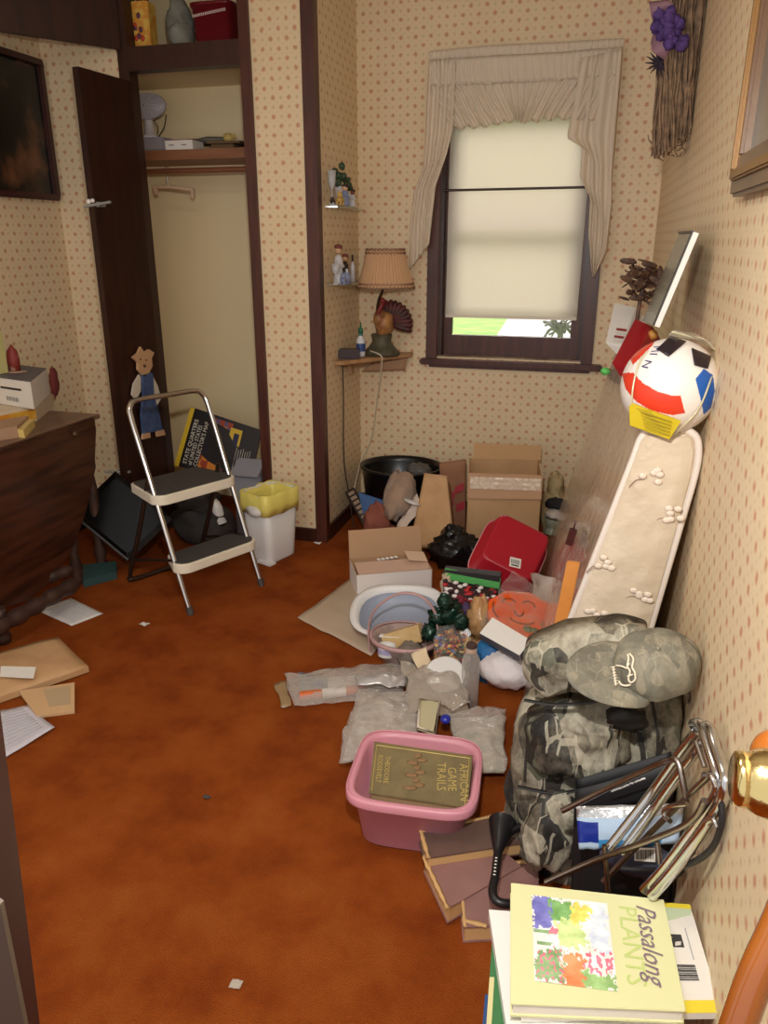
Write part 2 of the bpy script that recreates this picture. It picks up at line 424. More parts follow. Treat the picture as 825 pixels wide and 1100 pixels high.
# near door jamb at the left edge
jp = [Py(-40, 300, .30), Py(3, 760, .30), Py(46, 1100, .30), Py(60, 1240, .30)]
d1 = sroot('door_1', (jp[2].x, .3, 0))
mb = MB()
bot = jp[2]+(jp[2]-jp[1])*4.6; top = jp[1]+(jp[1]-jp[2])*4
bot.z = max(bot.z, 0.0)
mb.slab([bot, top, top+V((-.10, 0, 0)), bot+V((-.10, 0, 0))], (0, -.035, 0)); mb.build('door_jamb', M('near_jamb_wood', (48, 16, 14), .35), d1)
sp = MB(); q = [Py(-40, 940, .262), Py(0, 972, .262), Py(27, 1105, .262), Py(-22, 1140, .262)]
sp.slab(q, (0, .003, 0)); sp.build('strike_plate', M('dull_steel', (120, 112, 104), .35, .8), d1)
# ---------------------------------------------------------------- window
w = sroot('window_1', (-.525, YB, .94))
WCO0, WCO1 = -1.0, -.052
sbox('casing', [((WCO0, YB-.022, .955), (WXL, YB+.01, WZ1)), ((WXR, YB-.022, .955), (WCO1, YB+.01, WZ1)), ((WCO0, YB-.022, WZ1), (WCO1, YB+.01, 2.42))], TRIM, w, bev=.004)
sbox('window_stool', [((-1.03, YB-.06, .925), (.005, YB+.02, .957))], TRIM, w, bev=.008)
sbox('apron', [((-.98, YB-.018, .905), (-.06, YB, .928))], TRIM, w, bev=.003)
sbox('sill', [((WXL, YB+.012, .94), (WXR, YB+.14, .972))], M('sill_worn', (150, 130, 108), .5, rgb2=(96, 70, 54), nscale=8), w)
sbox('jamb', [((WXL, YB+.01, .973), (WXL+.02, YB+.14, WZ1-.02)), ((WXR-.02, YB+.01, .973), (WXR, YB+.14, WZ1-.02)), ((WXL, YB+.01, WZ1-.02), (WXR, YB+.14, WZ1))], DWOOD, w)
sx0, sx1, sy = WXL+.02, WXR-.02, YB+.075
sbox('sash', [((sx0, sy, .965), (sx1, sy+.035, 1.085)), ((sx0, sy, 1.085), (sx0+.05, sy+.035, 2.22)), ((sx1-.05, sy, 1.085), (sx1, sy+.035, 2.22)), ((sx0+.05, sy, 1.64), (sx1-.05, sy+.035, 1.70)), ((sx0, sy, 2.22), (sx1, sy+.035, WZ1-.02))], TRIM, w, bev=.004)
sbox('pane', [((sx0+.04, sy+.015, 1.07), (sx1-.04, sy+.019, 2.25))], GLASS, w)
# roller blind
BL = bpy.data.materials.new('blind_cloth'); BL.use_nodes = True
g = NT(BL); bs = g.n['Principled BSDF']; bs.inputs['Base Color'].default_value = lin((248, 243, 236)); bs.inputs['Roughness'].default_value = .8
tr = g.new('ShaderNodeBsdfTranslucent'); tr.inputs[0].default_value = lin((250, 244, 234)); mx = g.new('ShaderNodeMixShader'); mx.inputs[0].default_value = .45
g.l.new(bs.outputs[0], mx.inputs[1]); g.l.new(tr.outputs[0], mx.inputs[2]); g.l.new(mx.outputs[0], g.n['Material Output'].inputs[0])
BXL, BXR, BZ = -.895, -.150, 1.195
bt = thing('roller_blind', ((BXL+BXR)/2, YB+.03, BZ), 'cream roller blind pulled most of the way down the window', 'blind')
mb = MB(); mb.grid(lambda u, v: V((BXL+(BXR-BXL)*u+(.012*(1-v)*(1 if u < .5 else -1)*.3), YB+.022-.03*(1-v)**2+.004*math.sin(9*v), BZ+(2.26-BZ)*v)), 6, 16)
mb.build('blind_sheet', BL, bt, solid=.0012)
mb = MB(); mb.tube([(BXL-.01, YB+.03, 2.265), (BXR+.01, YB+.03, 2.265)], .016, 12); mb.build('roller', WHITEP, bt)
mb = MB(); mb.box(((BXL+BXR)/2, YB-.008, BZ+.006), (BXR-BXL-.01, .006, .018)); mb.build('hem_bar', BL, bt)
mb = MB(); p0 = Py(476, 204.6, YB-.03); p1 = Py(634, 201, YB-.03); mb.tube([p0, p1], .0065, 8)
tag(mb.build('tension_rod', M('dark_rod', (58, 40, 36), .4)), 'thin dark rod stretched across the front of the blind', 'rod')
# ruffled curtain
CU = bpy.data.materials.new('curtain_cotton'); CU.use_nodes = True
g = NT(CU); bs = g.n['Principled BSDF']; bs.inputs['Base Color'].default_value = lin((246, 234, 216)); bs.inputs['Roughness'].default_value = .85
tr = g.new('ShaderNodeBsdfTranslucent'); tr.inputs[0].default_value = lin((246, 234, 216)); mx = g.new('ShaderNodeMixShader'); mx.inputs[0].default_value = .30
g.l.new(bs.outputs[0], mx.inputs[1]); g.l.new(tr.outputs[0], mx.inputs[2]); g.l.new(mx.outputs[0], g.n['Material Output'].inputs[0])
YK = YB-.075
ct = thing('curtain', (Py(565, 60, YK).x, YK, 1.46), 'cream ruffled cotton curtain framing the top and sides of the window', 'curtain')
def ribbon_px(top, botm, nu, nv, waves, amp, jag=0.0, seed=0.0):
    def at(pl, u):
        n = len(pl)-1; k = min(int(u*n), n-1); f = u*n-k
        return pl[k][0]*(1-f)+pl[k+1][0]*f, pl[k][1]*(1-f)+pl[k+1][1]*f
    def fn(u, v):
        x0, y0 = at(top, u); x1, y1 = at(botm, u)
        x = x0*(1-v)+x1*v; y = y0*(1-v)+y1*v+jag*v*math.sin(waves*2*PI*u*.5+seed)
        ph = waves*2*PI*u+2.0*noise.noise(V((u*6, v*1.5, seed)))
        d = amp*(.45+.55*v)*math.sin(ph)
        return Py(x, y, YK-d-.012*v)
    mb = MB(); mb.grid(fn, nu, nv); return mb
ribbon_px([(461, 55), (520, 49), (600, 45), (671, 41)], [(462, 64), (520, 60), (600, 56), (669, 50)], 160, 3, 34, .008, 0, 1).build('header_ruffle', CU, ct, solid=.0012)
ribbon_px([(462, 64), (520, 60), (600, 56), (668, 50)], [(463, 92), (520, 90), (600, 86), (664, 80)], 160, 6, 30, .008, 0, 2).build('rod_pocket', CU, ct, solid=.0012)
ribbon_px([(462, 90), (520, 89), (600, 85), (664, 79)], [(485, 138), (520, 136), (553, 129), (563, 131), (600, 127), (640, 128)], 200, 14, 26, .014, 2.0, 3).build('valance', CU, ct, solid=.0012)
def side(Lb, Rb, seed, waves):
    def at(pl, v):
        n = len(pl)-1; k = min(int(v*n), n-1); f = v*n-k
        return pl[k][0]*(1-f)+pl[k+1][0]*f, pl[k][1]*(1-f)+pl[k+1][1]*f
    def fn(u, v):
        x0, y0 = at(Lb, v); x1, y1 = at(Rb, v)
        x = x0*(1-u)+x1*u; y = y0*(1-u)+y1*u
        return Py(x, y, YK-.014-.014*math.sin(waves*2*PI*u+1.5*noise.noise(V((u*3, v*3, seed))))-.01*math.sin(7*v+seed))
    mb = MB(); mb.grid(fn, 40, 40); return mb
side([(461, 64), (459, 100), (457, 150), (455, 180), (445, 205), (441, 240), (440, 290)], [(490, 66), (489, 110), (487, 137), (480, 165), (468, 200), (464, 235), (461, 262)], 5, 3.5).build('side_ruffle', CU, ct, solid=.0012)
side([(625, 62), (616, 110), (609, 148), (625, 158), (623, 190), (634, 212), (632, 250), (636, 297)], [(669, 52), (665, 100), (661, 150), (657, 190), (657, 220), (654, 250), (652, 270), (638, 298)], 9, 3.5).build('side_ruffle', CU, ct, solid=.0012)
# outdoors
sbox('ground', [((-60, YB+.3, -1.4), (40, 90, -1.3))], M('lawn', (120, 170, 60), .9, rgb2=(160, 190, 84), nscale=1.4))
mb = MB(); mb.slab([Pz(526, 372, -1.28), Pz(640, 372, -1.28), Pz(640, 338, -1.28), Pz(548, 338, -1.28)], (0, 0, -.02)); struct(mb.build('trim_5', M('pale_drive', (176, 180, 178), .8)))
rs = random.Random(4); mb = MB(); tb_ = Py(602, 366, 15.0)
base_ = V((tb_.x, 15.0, -1.3)); mb.tube([base_, Py(602, 358, 15.0), Py(601, 346, 15.0)], .06, 6)
for k in range(34):
    s0 = Py(602, 362-15*rs.random(), 15.0); e_ = Py(602+rs.uniform(-20, 17), 352+rs.uniform(-10, 10), 15.0+rs.uniform(-.4, .4))
    mb.tube(smoothpath([s0, s0.lerp(e_, .5)+V((rs.uniform(-.1, .1), 0, .1)), e_], 3), .02, 4)
tag(mb.build('bare_tree', M('grey_bark', (120, 116, 110), .9)), 'grey bare tree outside, seen through the gap below the blind', 'tree')
# ---------------------------------------------------------------- light
wd = bpy.data.worlds.new('sky'); sc.world = wd; wd.use_nodes = True
bg = wd.node_tree.nodes['Background']; bg.inputs[0].default_value = (1.0, .98, .96, 1); bg.inputs[1].default_value = 1.0
def area(name, loc, target, sx, sy, watts, col=(1, 1, 1)):
    l = bpy.data.lights.new(name, 'AREA'); l.shape = 'RECTANGLE'; l.size = sx; l.size_y = sy; l.energy = watts; l.color = col
    ob = bpy.data.objects.new(name, l); COL.objects.link(ob); ob.location = loc
    ob.rotation_euler = (V(target)-V(loc)).to_track_quat('-Z', 'Y').to_euler(); return ob
area('camera_flash', (-.12, .36, 1.86), (-.35, 3.0, .85), .07, .05, 30, (1, .97, .93))
area('overhead_fill', (-1.2, 1.3, 2.96), (-1.2, 1.3, 0), .5, .5, 12, (1, .93, .82))  # added soft overhead fill light, no fixture is known here
sl = bpy.data.lights.new('daylight', 'SUN'); sl.energy = 7.0; sl.angle = math.radians(50); sl.color = (1, .99, .98)
so = bpy.data.objects.new('daylight', sl); COL.objects.link(so); so.rotation_euler = V((.1, -.8, -.75)).to_track_quat('-Z', 'Y').to_euler()
sc.view_settings.view_transform = 'Standard'; sc.view_settings.look = 'None'; sc.view_settings.gamma = 1; sc.view_settings.use_curve_mapping = False
sc.view_settings.exposure = -0.08
# ================================================================ CLOSET CONTENTS
def pxbox(mb, px, py, y, wpx, hpx, dep, rz=0.0, m=0, taper=1.0, z=None):
    """box whose front face is centred under the given sight line at depth y, bottom at that line"""
    p = Py(px, py, y); s = S(p)
    if z is not None: p.z = z
    mb.box(p+RZ(rz) @ V((0, dep/2, 0))+V((0, 0, hpx*s/2)), (wpx*s, dep, hpx*s), RZ(rz), m, taper)
    return p
GREYP = M('grey_fabric', (120, 116, 110), .85, rgb2=(150, 146, 140), nscale=12, bump=.3)
FY = 4.16
# upper cupboard
UZ = UZ0+.002
p = Py(200, 46, 3.90)
def up(px): return Py(px, 40, 3.93).x
HBK = Py(215, 3, 3.93).z-UZ; ZSL = Py(236, 13, 3.92).z-UZ
b = thing('lattice_basket', (up(228), 4.02, UZ), 'dark red plastic lattice basket on the top cupboard shelf', 'basket')
RED = M('dark_red_plastic', (104, 14, 26), .35)
mb = MB(); wB = .30; mb.lathe([(.86, 0), (.92, .01), (1, .30), (1.08, .30), (1.08, .325), (1.0, .325), (.97, .30), (.9, .03)], (up(228), 4.02, UZ), None, 40, sx=.105, sy=.105, sup=7)
mb.v = [V((p.x, p.y, UZ+(p.z-UZ)*HBK/.325)) for p in mb.v]
mb.build('basket_body', RED, b)
mb = MB()
for k in range(16): mb.box((up(228)-.085+k*.0112, 3.913, UZ+ZSL+.0012*(k-8)), (.006, .006, .012))
mb.build('slots', M('basket_slots', (214, 190, 186), .5), b)
mb = MB(); q = V((up(158), 3.87, UZ)); mb.box(q+V((0, .05, .105)), (.088, .09, .21), RZ(.1), 0, .96)
t = thing('gift_bag', tuple(q), 'orange and yellow printed gift bag beside the red basket', 'bag')
mb.build('bag_body', M('gift_orange', (206, 142, 50), .5, rgb2=(214, 176, 78), nscale=22, lo=.45, hi=.55), t, bev=.004)
mb = MB()
for k in range(7): mb.ball(q+V((random.uniform(-.03, .03), .004, random.uniform(.04, .17))), (.012, .004, .014), m=k % 2, nu=8, nv=6)
mb.build('printed_spots', [M('print_plum', (96, 50, 70), .5), M('print_red', (188, 64, 40), .5)], t)
mb = MB(); mb.tube(smoothpath([q+V((-.02, .02, .2)), q+V((-.015, .0, .26)), q+V((.015, 0, .26)), q+V((.02, .02, .2))]), .003, 6); mb.build('handle', M('bag_cord', (190, 160, 110), .6), t)
mb = MB(); mb.ball((up(187), 4.0, UZ+.12), (.06, .08, .125), amp=.25, fr=2.5, seed=3); mb.ball((up(190), 3.98, UZ+.07), (.06, .09, .07), amp=.2, fr=2.5, seed=5); mb.v = [V((p.x, p.y, max(p.z, UZ+.002))) for p in mb.v]
tag(mb.build('folded_hat', M('grey_green_felt', (110, 112, 104), .85, rgb2=(142, 142, 132), nscale=10)), 'slumped grey green cloth hat between gift bag and red basket', 'hat')
mb = MB(); mb.box((up(131), 4.0, UZ+.12), (.13, .2, .24), RZ(.05))
tag(mb.build('storage_box', M('box_nearblack', (24, 20, 22), .5), bev=.008), 'near black storage box left of the orange gift bag', 'box')
mb = MB(); mb.ball((up(137), 4.0, UZ+.24+.055), (.09, .11, .055), amp=.2, fr=2)
tag(mb.build('folded_cloth', M('charcoal_cloth', (62, 60, 64), .9, bump=.4)), 'charcoal cloth bundle lying on top of the near black storage box', 'cloth')
# closet shelf
SY = 4.20
def sp(px): return Py(px, 157, SY).x
SZ = SHZ
fx = sp(160)
t = thing('desk_fan', (fx, SY+.02, SZ+.075), 'white desk fan standing on a clear box at the left of closet shelf', 'fan')
FANW = M('fan_white', (214, 208, 212), .35)
mb = MB(); mb.lathe([(.05, 0), (.055, .012), (.03, .02), (.022, .1), (.02, .12)], (fx, SY+.02, SZ+.075), seg=20); mb.build('stand', FANW, t)
mb = MB(); cz = SZ+.075+.16
for k in range(9):
    rr = .012+.011*k
    mb.tube([V((fx+.01+rr*1.15*math.cos(a*PI/12), SY-.02-.02*(1-k/9), cz+rr*.62*math.sin(a*PI/12))) for a in range(24)], .0018, 5, closed=True)
for a in range(12): mb.tube([V((fx+.01+.012*math.cos(a*PI/6), SY-.042, cz+.01*math.sin(a*PI/6))), V((fx+.01+.115*math.cos(a*PI/6), SY-.022, cz+.062*math.sin(a*PI/6)))], .0016, 5)
mb.build('grille', FANW, t)
mb = MB(); mb.lathe([(.0, 0), (.115, .0), (.12, .02), (.08, .06), (.03, .07)], (fx+.01, SY-.016, cz), RX(-PI/2), 24, sy=.56); mb.build('fan_housing', M('fan_grey', (176, 172, 180), .4), t)
mb = MB(); mb.tube(smoothpath([(fx+.03, SY+.02, SZ+.17), (fx+.05, SY+.03, SZ+.13), (fx+.045, SY+.02, SZ+.08), (fx+.1, SY+.01, SZ+.13), (fx+.125, SY, SZ+.19)]), .003, 6); mb.build('power_cord', BLACKP, t)
mb = MB(); mb.box((sp(168), SY+.02, SZ+.036), (.19, .20, .072), None, 0, .94); c1 = mb.build('storage_tub', M('frosted_tub', (170, 164, 170), .3, alpha=.75), bev=.01)
tag(c1, 'frosted lidded plastic tub under the desk fan on closet shelf', 'tub')
mb = MB(); bx = sp(203); mb.box((bx, SY-.05, SZ+.024), (.165, .12, .046)); mb.box((bx, SY-.05, SZ+.0485), (.168, .123, .003), m=1)
for k, xx in ((0, -.045), (1, .03)): mb.box((bx+xx, SY-.1105, SZ+.024), (.03, .001, .006), m=2)
tag(mb.build('shoe_box', [WHITEC, M('maroon_lid', (132, 32, 58), .5), M('print_grey', (150, 140, 140), .6)]), 'flat white box with maroon lid edge at the front of closet shelf', 'box')
mb = MB(); mb.ball((sp(220), SY+.105, SZ+.062), (.11, .075, .022), amp=.3, fr=2, seed=2); mb.ball((sp(200), SY+.09, SZ+.055), (.05, .06, .02), amp=.3, seed=8); 
tag(mb.build('folded_garment', M('olive_grey_cloth', (92, 88, 76), .9, rgb2=(120, 116, 104), nscale=9)), 'folded olive grey garment lying behind the white box on closet shelf', 'garment')
mb = MB(); mb.box((sp(246), SY+.02, SZ+.035), (.20, .18, .012), RX(.0)); mb.box((sp(243), SY+.03, SZ+.014), (.14, .16, .026))
tag(mb.build('serving_tray', M('brown_tray', (110, 84, 54), .5), bev=.004), 'brown wooden tray at the right end of closet shelf', 'tray')
mb = MB(); mb.ball((sp(246), SY+.0, SZ+.06), (.030, .026, .026), amp=.2); mb.tube(smoothpath([(sp(246)+.02, SY, SZ+.05), (sp(246)+.03, SY, SZ+.078), (sp(246)+.045, SY, SZ+.06)]), .006, 8)
tag(mb.build('ornament', M('yellow_ceramic', (204, 176, 104), .4)), 'small yellow ornament standing on the brown tray in the closet', 'ornament')
# hanger
HG = M('hanger_beige', (206, 176, 150), .5)
hz = Py(178, 210, 4.16)
t = thing('coat_hanger', (hz.x, 4.16, hz.z-.05), 'beige plastic trouser hanger on the closet rail', 'hanger')
ax = Py(180, 195, 4.16)
mb = MB(); mb.tube(smoothpath([(ax.x-.012, 4.16, zr+.012), (ax.x-.004, 4.16, zr+.021), (ax.x+.012, 4.16, zr+.016), (ax.x+.014, 4.16, zr-.005), (ax.x, 4.16, zr-.03), (ax.x, 4.16, ax.z-.01)]), .003, 8); mb.build('hook', M('hook_steel', (180, 176, 170), .3, .9), t)
l = Py(165, 201, 4.16); r = Py(207, 204, 4.16)
mb = MB(); mb.tube([ax+V((0, 0, -.01)), l.lerp(r, .42)], .008, 8); mb.tube([l, l.lerp(r, .4)+V((0, 0, .008)), r], .0105, 10)
mb.build('bar', HG, t)
for q, dxx in ((l, .02), (r, .0)):
    mb = MB(); mb.box(q+V((dxx*.6, 0, -.018)), (.018, .022, .05), RY(-.25 if dxx else .05)); mb.build('clip', HG, t, bev=.003)
# big folder leaning in closet
fc = [Py(205, 437, 4.05), Py(281, 462, 4.05), Py(268, 520, 3.93), Py(187, 500, 3.93)]
nf = (fc[1]-fc[0]).cross(fc[3]-fc[0]).normalized()
if nf.y < 0: nf = -nf
t = thing('coin_map_folder', tuple((fc[2]+fc[3])/2), 'large printed coin map folder leaning inside the closet', 'folder')
def onq(q, u, v): return (q[0]*(1-u)+q[1]*u)*(1-v)+(q[3]*(1-u)+q[2]*u)*v
FB = M('folder_black', (30, 24, 26), .35)
mb = MB(); mb.slab(fc, nf*.012); mb.build('cover', FB, t, bev=.002)
def patch(mb, q, u0, v0, u1, v1, m, off=.0012):
    mb.add([onq(q, u0, v0)-nf*off, onq(q, u1, v0)-nf*off, onq(q, u1, v1)-nf*off, onq(q, u0, v1)-nf*off], [[0, 1, 2, 3]], m)
mb = MB()
mb.grid(lambda u, v: onq(fc, .3+.32*u, .05+.93*v)-nf*.0012, 14, 10, smooth=False, mf=lambda u, v: int(2.99*min(1, max(0, .4+.9*noise.noise(V((u*5, v*5, 2)))))))
patch(mb, fc, 0, 0, .06, 1, 4); patch(mb, fc, .60, .12, .76, .62, 4, .0016); patch(mb, fc, .66, .2, .73, .42, 5, .002)
mb.build('cover_print', [M('print_orange', (214, 130, 40), .4), M('print_brick', (160, 60, 36), .4), M('print_violet', (92, 84, 120), .4), FB, M('print_yellow', (222, 186, 50), .4), M('print_navy', (34, 36, 70), .4)], t)
mb = MB(); rr = (fc[0]-fc[3]).normalized(); uu = (fc[0]-fc[1]).normalized()
L1 = (fc[0]-fc[3]).length
for i, (s_, v) in enumerate((('STATE QUARTERS', .115), ('of UNITED STATES', .185), ("COLLECTOR'S MAP", .255))):
    mb.text(s_, onq(fc, v+.035, .93)-nf*.003, rr, uu, .036, 0, sx=L1*.86/(.036*.66*len(s_)), ext=.0)
for k in range(7): mb.tube([onq(fc, .92-.03*k, .93)-nf*.002, onq(fc, .92-.03*k, .42+.02*(k % 3))-nf*.002], .0014, 4)
mb.build('cover_lettering', M('letter_cream', (236, 228, 210), .4), t)
# behind the stool in the closet
mb = MB(); q = Pz(215, 590, 0); mb.ball(q+V((-.04, .14, .10)), (.19, .13, .14), amp=.35, fr=2.4, seed=4); mb.ball(q+V((-.07, .12, .24)), (.13, .10, .10), amp=.4, fr=2.2, seed=6)
mb.v = [V((p.x, p.y, max(p.z, .004))) for p in mb.v]
tag(mb.build('duffel_bag', M('dark_grey_bag', (44, 40, 38), .8, rgb2=(66, 60, 54), nscale=7, bump=.4)), 'slumped dark grey bag on the closet floor behind the step stool', 'bag')
mb = MB(); q = Py(261, 500, 3.74); mb.box(q+V((.0, .06, -.03)), (.17, .14, .012), RX(.5)); mb.box((q.x, q.y+.1, q.z/2-.03), (.16, .13, q.z-.07))
tag(mb.build('open_carton', M('blue_grey_card', (150, 150, 160), .7), bev=.003), 'blue grey carton behind the white bin', 'carton')
mb = MB(); q = Py(238, 560, 3.60); s_ = S(q); mb.lathe([(.03, 0), (.032, .01), (.032, .1), (.026, .13), (.014, .15), (.014, .18)], q+V((0, 0, -.02)), RY(-.25), 16, ms=[1, 0, 0, 0, 1]);
ob = mb.build('spray_bottle', [WHITEP, BLACKP]); tag(ob, 'white bottle with black ends tilted behind the step stool', 'bottle')
# hanging wooden figure on the closet door
fy = b_y = None
def dp(px, py, off=.012):     # on the face of the open closet door that looks into the room
    nn = DOORN if DOORN.dot(FW) < 0 else -DOORN
    o0 = DOORA+nn*((0 if nn == DOORN else .038)+off)
    d = ray(px, py)
    return CAM+d*((o0-CAM).dot(nn)/d.dot(nn)), nn
def doorslab(mb, poly, off, th, m=0):
    P_ = [dp(x, y, off)[0] for x, y in poly]; nn = dp(150, 300)[1]; mb.slab(P_, nn*th, m)
q, nn = dp(155, 465, .01)
t = thing('wooden_figure', tuple(q), 'painted wooden animal figure in blue overalls hanging on the dark closet door', 'figure')
mb = MB(); doorslab(mb, [(140, 384), (146, 379), (149, 372), (153, 378), (158, 375), (164, 379), (161, 385), (162, 393), (158, 401), (151, 403), (146, 397), (146, 389)], .012, .014); hd_ = mb.build('head', M('figure_tan', (206, 164, 124), .6), t, bev=.002)
mb = MB()
for (x, y) in ((151, 386), (157, 387)): q, nn = dp(x, y, .028); mb.ball(q, .005, nu=8, nv=6)
q, nn = dp(155, 393, .028); mb.ball(q, (.012, .006, .009), nu=10, nv=6); mb.build('face_paint', M('figure_brown', (86, 52, 36), .6), hd_)
mb = MB(); doorslab(mb, [(148, 402), (142, 412), (140, 424), (145, 430), (150, 420), (150, 405)], .010, .01); mb.build('sleeve', M('figure_white', (214, 204, 186), .6), t, bev=.002)
mb = MB(); doorslab(mb, [(163, 404), (168, 414), (172, 428), (167, 436), (162, 424), (160, 406)], .010, .01)
mb.build('sleeve', M('figure_white', (214, 204, 186), .6), t, bev=.002)
mb = MB(); doorslab(mb, [(151, 401), (154, 405), (160, 400), (163, 402), (164, 424), (170, 446), (173, 462), (152, 466), (150, 446), (152, 424)], .014, .012); mb.build('overalls', M('figure_blue', (56, 76, 118), .6, rgb2=(78, 100, 140), nscale=30), t, bev=.002)
for pl in ([(152, 465), (159, 464), (160, 470), (151, 472)], [(166, 462), (174, 461), (176, 467), (167, 469)]):
    mb = MB(); doorslab(mb, pl, .012, .014); mb.build('foot', M('figure_tan', (206, 164, 124), .6), t, bev=.002)
# ================================================================ LEFT SIDE
# white bin with yellow liner
q = Pz(283, 606, 0); bh = Py(283, 545, q.y).z
t = thing('waste_bin', tuple(q), 'white waste bin with yellow bag liner beside the step stool', 'bin')
s_ = S(q); cB = q+V((0, .12, 0)); rotb = RZ(-.35)
mb = MB(); H_ = bh+.06
mb.lathe([(.80, 0), (.82, .01), (1.0, H_), (.97, H_), (.78, .03)], cB, rotb, 40, sx=.098, sy=.125, sup=8); mb.build('bin_body', WHITEP, t)
YL = M('yellow_liner', (242, 228, 120), .4, alpha=.93, bump=.5, bscale=22)
mb = MB(); mb.lathe([(.70, H_*.5), (.92, H_*.9), (.99, H_+.008), (1.05, H_+.004), (1.07, H_-.06), (1.05, H_-.10)], cB, rotb, 60, sx=.098, sy=.125, sup=8, cap=False)
mb.v = [p+V((0, 0, -.008*abs(noise.noise(p*14)))) + (p-cB)*.03*noise.noise(p*20) for p in mb.v]; BL_ = mb.build('bag_liner', YL, t, solid=.001)
mb = MB(); fr_ = rotb @ V((.012, -.135, 0)); mb.lathe([(0, 0), (.042, 0), (.042, .002), (0, .002)], cB+fr_+V((0, 0, H_-.085)), rotb @ RX(PI/2), 20, sx=1.3, sy=.7); mb.build('sticker', WHITEC, BL_)
mb = MB(); mb.box(cB+rotb @ V((.05, -.1, .008)), (.10, .05, .012), rotb); mb.build('pedal', WHITEP, t, bev=.003)
# step stool
FL, FR_, RL = Pz(205, 660, 0), Pz(281, 629, 0), Pz(143, 627, 0)
ax_ = (FR_-FL); ax_.z = 0; wS = ax_.length; ax_.normalize(); dp_ = V((-ax_.y, ax_.x, 0))
if dp_.y < 0: dp_ = -dp_
dS = (RL-FL).dot(dp_)
def SS(u, d, z): return FL+ax_*(u*wS)+dp_*d+V((0, 0, z))
t = thing('step_stool', tuple(FL+(ax_*wS+dp_*dS)/2), 'chrome folding step stool with two black treads', 'step stool')
HS = Py(140, 428, (FL+dp_*dS*.75).y).z
HS = .93
fd = .30
def leg(u, z): return SS(u, fd*min(1, z/HS*1.0), z)
def legL(z): k = z/HS; return SS(0, dS*.72*k, z)
top_l = Py(141, 432, (SS(0, dS*.72, 0)).y); zl = top_l.z
k_ = dS*.72
def leg(u, z): return SS(u, k_*z/zl, z)
mb = MB()
pts = [leg(0, .0), leg(0, .02), leg(0, .3), leg(0, .6), leg(0, zl-.08), leg(.035, zl-.02), leg(.14, zl+.0), leg(.5, zl), leg(.86, zl), leg(.965, zl-.02), leg(1, zl-.08), leg(1, .6), leg(1, .3), leg(1, .02), leg(1, 0)]
mb.tube(smoothpath(pts, 5), .0125, 12); mb.build('front_frame', CHROME, t)
zt = .53
mb = MB(); r0 = leg(0, zt+.04)+dp_*.02
pts = [leg(.03, zt+.05)+dp_*.04, SS(.01, dS*.75, zt*.6), SS(0, dS, .06), SS(.04, dS*1.02, .02), SS(.5, dS*1.03, .012), SS(.96, dS*1.02, .02), SS(1, dS, .06), SS(.99, dS*.75, zt*.6), leg(.97, zt+.05)+dp_*.04]
mb.tube(smoothpath(pts, 6), .0115, 12); mb.build('rear_frame', M('brown_steel', (86, 74, 66), .35, .85), t)
RIM = M('cream_enamel', (236, 228, 208), .4); TREAD = M('black_rubber_tread', (66, 62, 60), .7, bump=.5, bscale=140)
for nm, z_, d0, d1, ov in (('upper_step', .53, -.055, .24, .02), ('lower_step', .235, -.075, .10, .02)):
    base = leg(0, z_)
    def sp_(u, d): return base+ax_*(u*wS)+dp_*d
    def outline(inset, n=8):
        pts = []; r = .06-inset*.5
        u0, u1 = -ov/wS+inset/wS, 1+ov/wS-inset/wS
        for cx, cy, a0 in ((u1-r/wS, d1-inset-.02, 0), (u0+r/wS, d1-inset-.02, 90), (u0+r/wS, d0+inset+r, 180), (u1-r/wS, d0+inset+r, 270)):
            for k in range(n+1):
                aa = math.radians(a0+90*k/n); rr = r if a0 >= 180 else .02
                pts.append(sp_(cx+math.cos(aa)*rr/wS, cy+math.sin(aa)*rr))
        return pts
    mb = MB(); mb.slab(outline(0), (0, 0, -.045)); so_ = mb.build(nm, RIM, t, bev=.004)
    mb = MB(); mb.slab([p+V((0, 0, .005)) for p in outline(.012)], (0, 0, -.006)); mb.build('rubber_tread', TREAD, so_)
for u in (0, 1):
    for q in (leg(u, 0), ):
        mb = MB(); mb.tube([q+V((0, 0, .0)), q+V((0, 0, .035))+dp_*.01], .0155, 10); mb.build('rubber_foot', M('grey_rubber', (70, 66, 62), .7), t)
for u in (0, 1): MB().tube([leg(u, .24)+dp_*.0, SS(u, dS*.93, .14)], .007, 8).build('side_brace', M('brown_steel', (86, 74, 66), .35, .85), t)
# tipped black tub
q = Pz(142, 629, 0.0)
t = thing('black_tub', tuple(q), 'black plastic tub tipped on its corner between table and step stool', 'tub')
q.y += .10; A_ = Py(142, 628, q.y); B_ = Py(84, 580, q.y+.02); C_ = Py(128, 527, q.y+.16); D_ = Py(186, 585, q.y+.16); E_ = Py(152, 545, q.y+.3)
e1 = B_-A_; e2 = D_-A_; back = (C_-(A_+e1+e2)*.0-A_*1.0)
n_ = e1.cross(e2).normalized()
if n_.y < 0: n_ = -n_
mb = MB(); dpt = .26
o4 = [A_, B_, B_+e2*1.0, D_]
ctr = (A_+B_+D_+B_+e2)/4
inn = [ctr+(p-ctr)*.93+n_*.004 for p in o4]; bk = [ctr+(p-ctr)*.82+n_*dpt for p in o4]; bki = [ctr+(p-ctr)*.78+n_*(dpt-.01) for p in o4]
lip = [ctr+(p-ctr)*1.05 for p in o4]; lip2 = [ctr+(p-ctr)*1.05+n_*.015 for p in o4]
vs = lip+lip2+bk+bki+inn; fs = []
for a0, b0 in ((0, 4), (4, 8), (12, 16), (16, 0)):
    for i in range(4): fs.append([a0+i, a0+(i+1) % 4, b0+(i+1) % 4, b0+i])
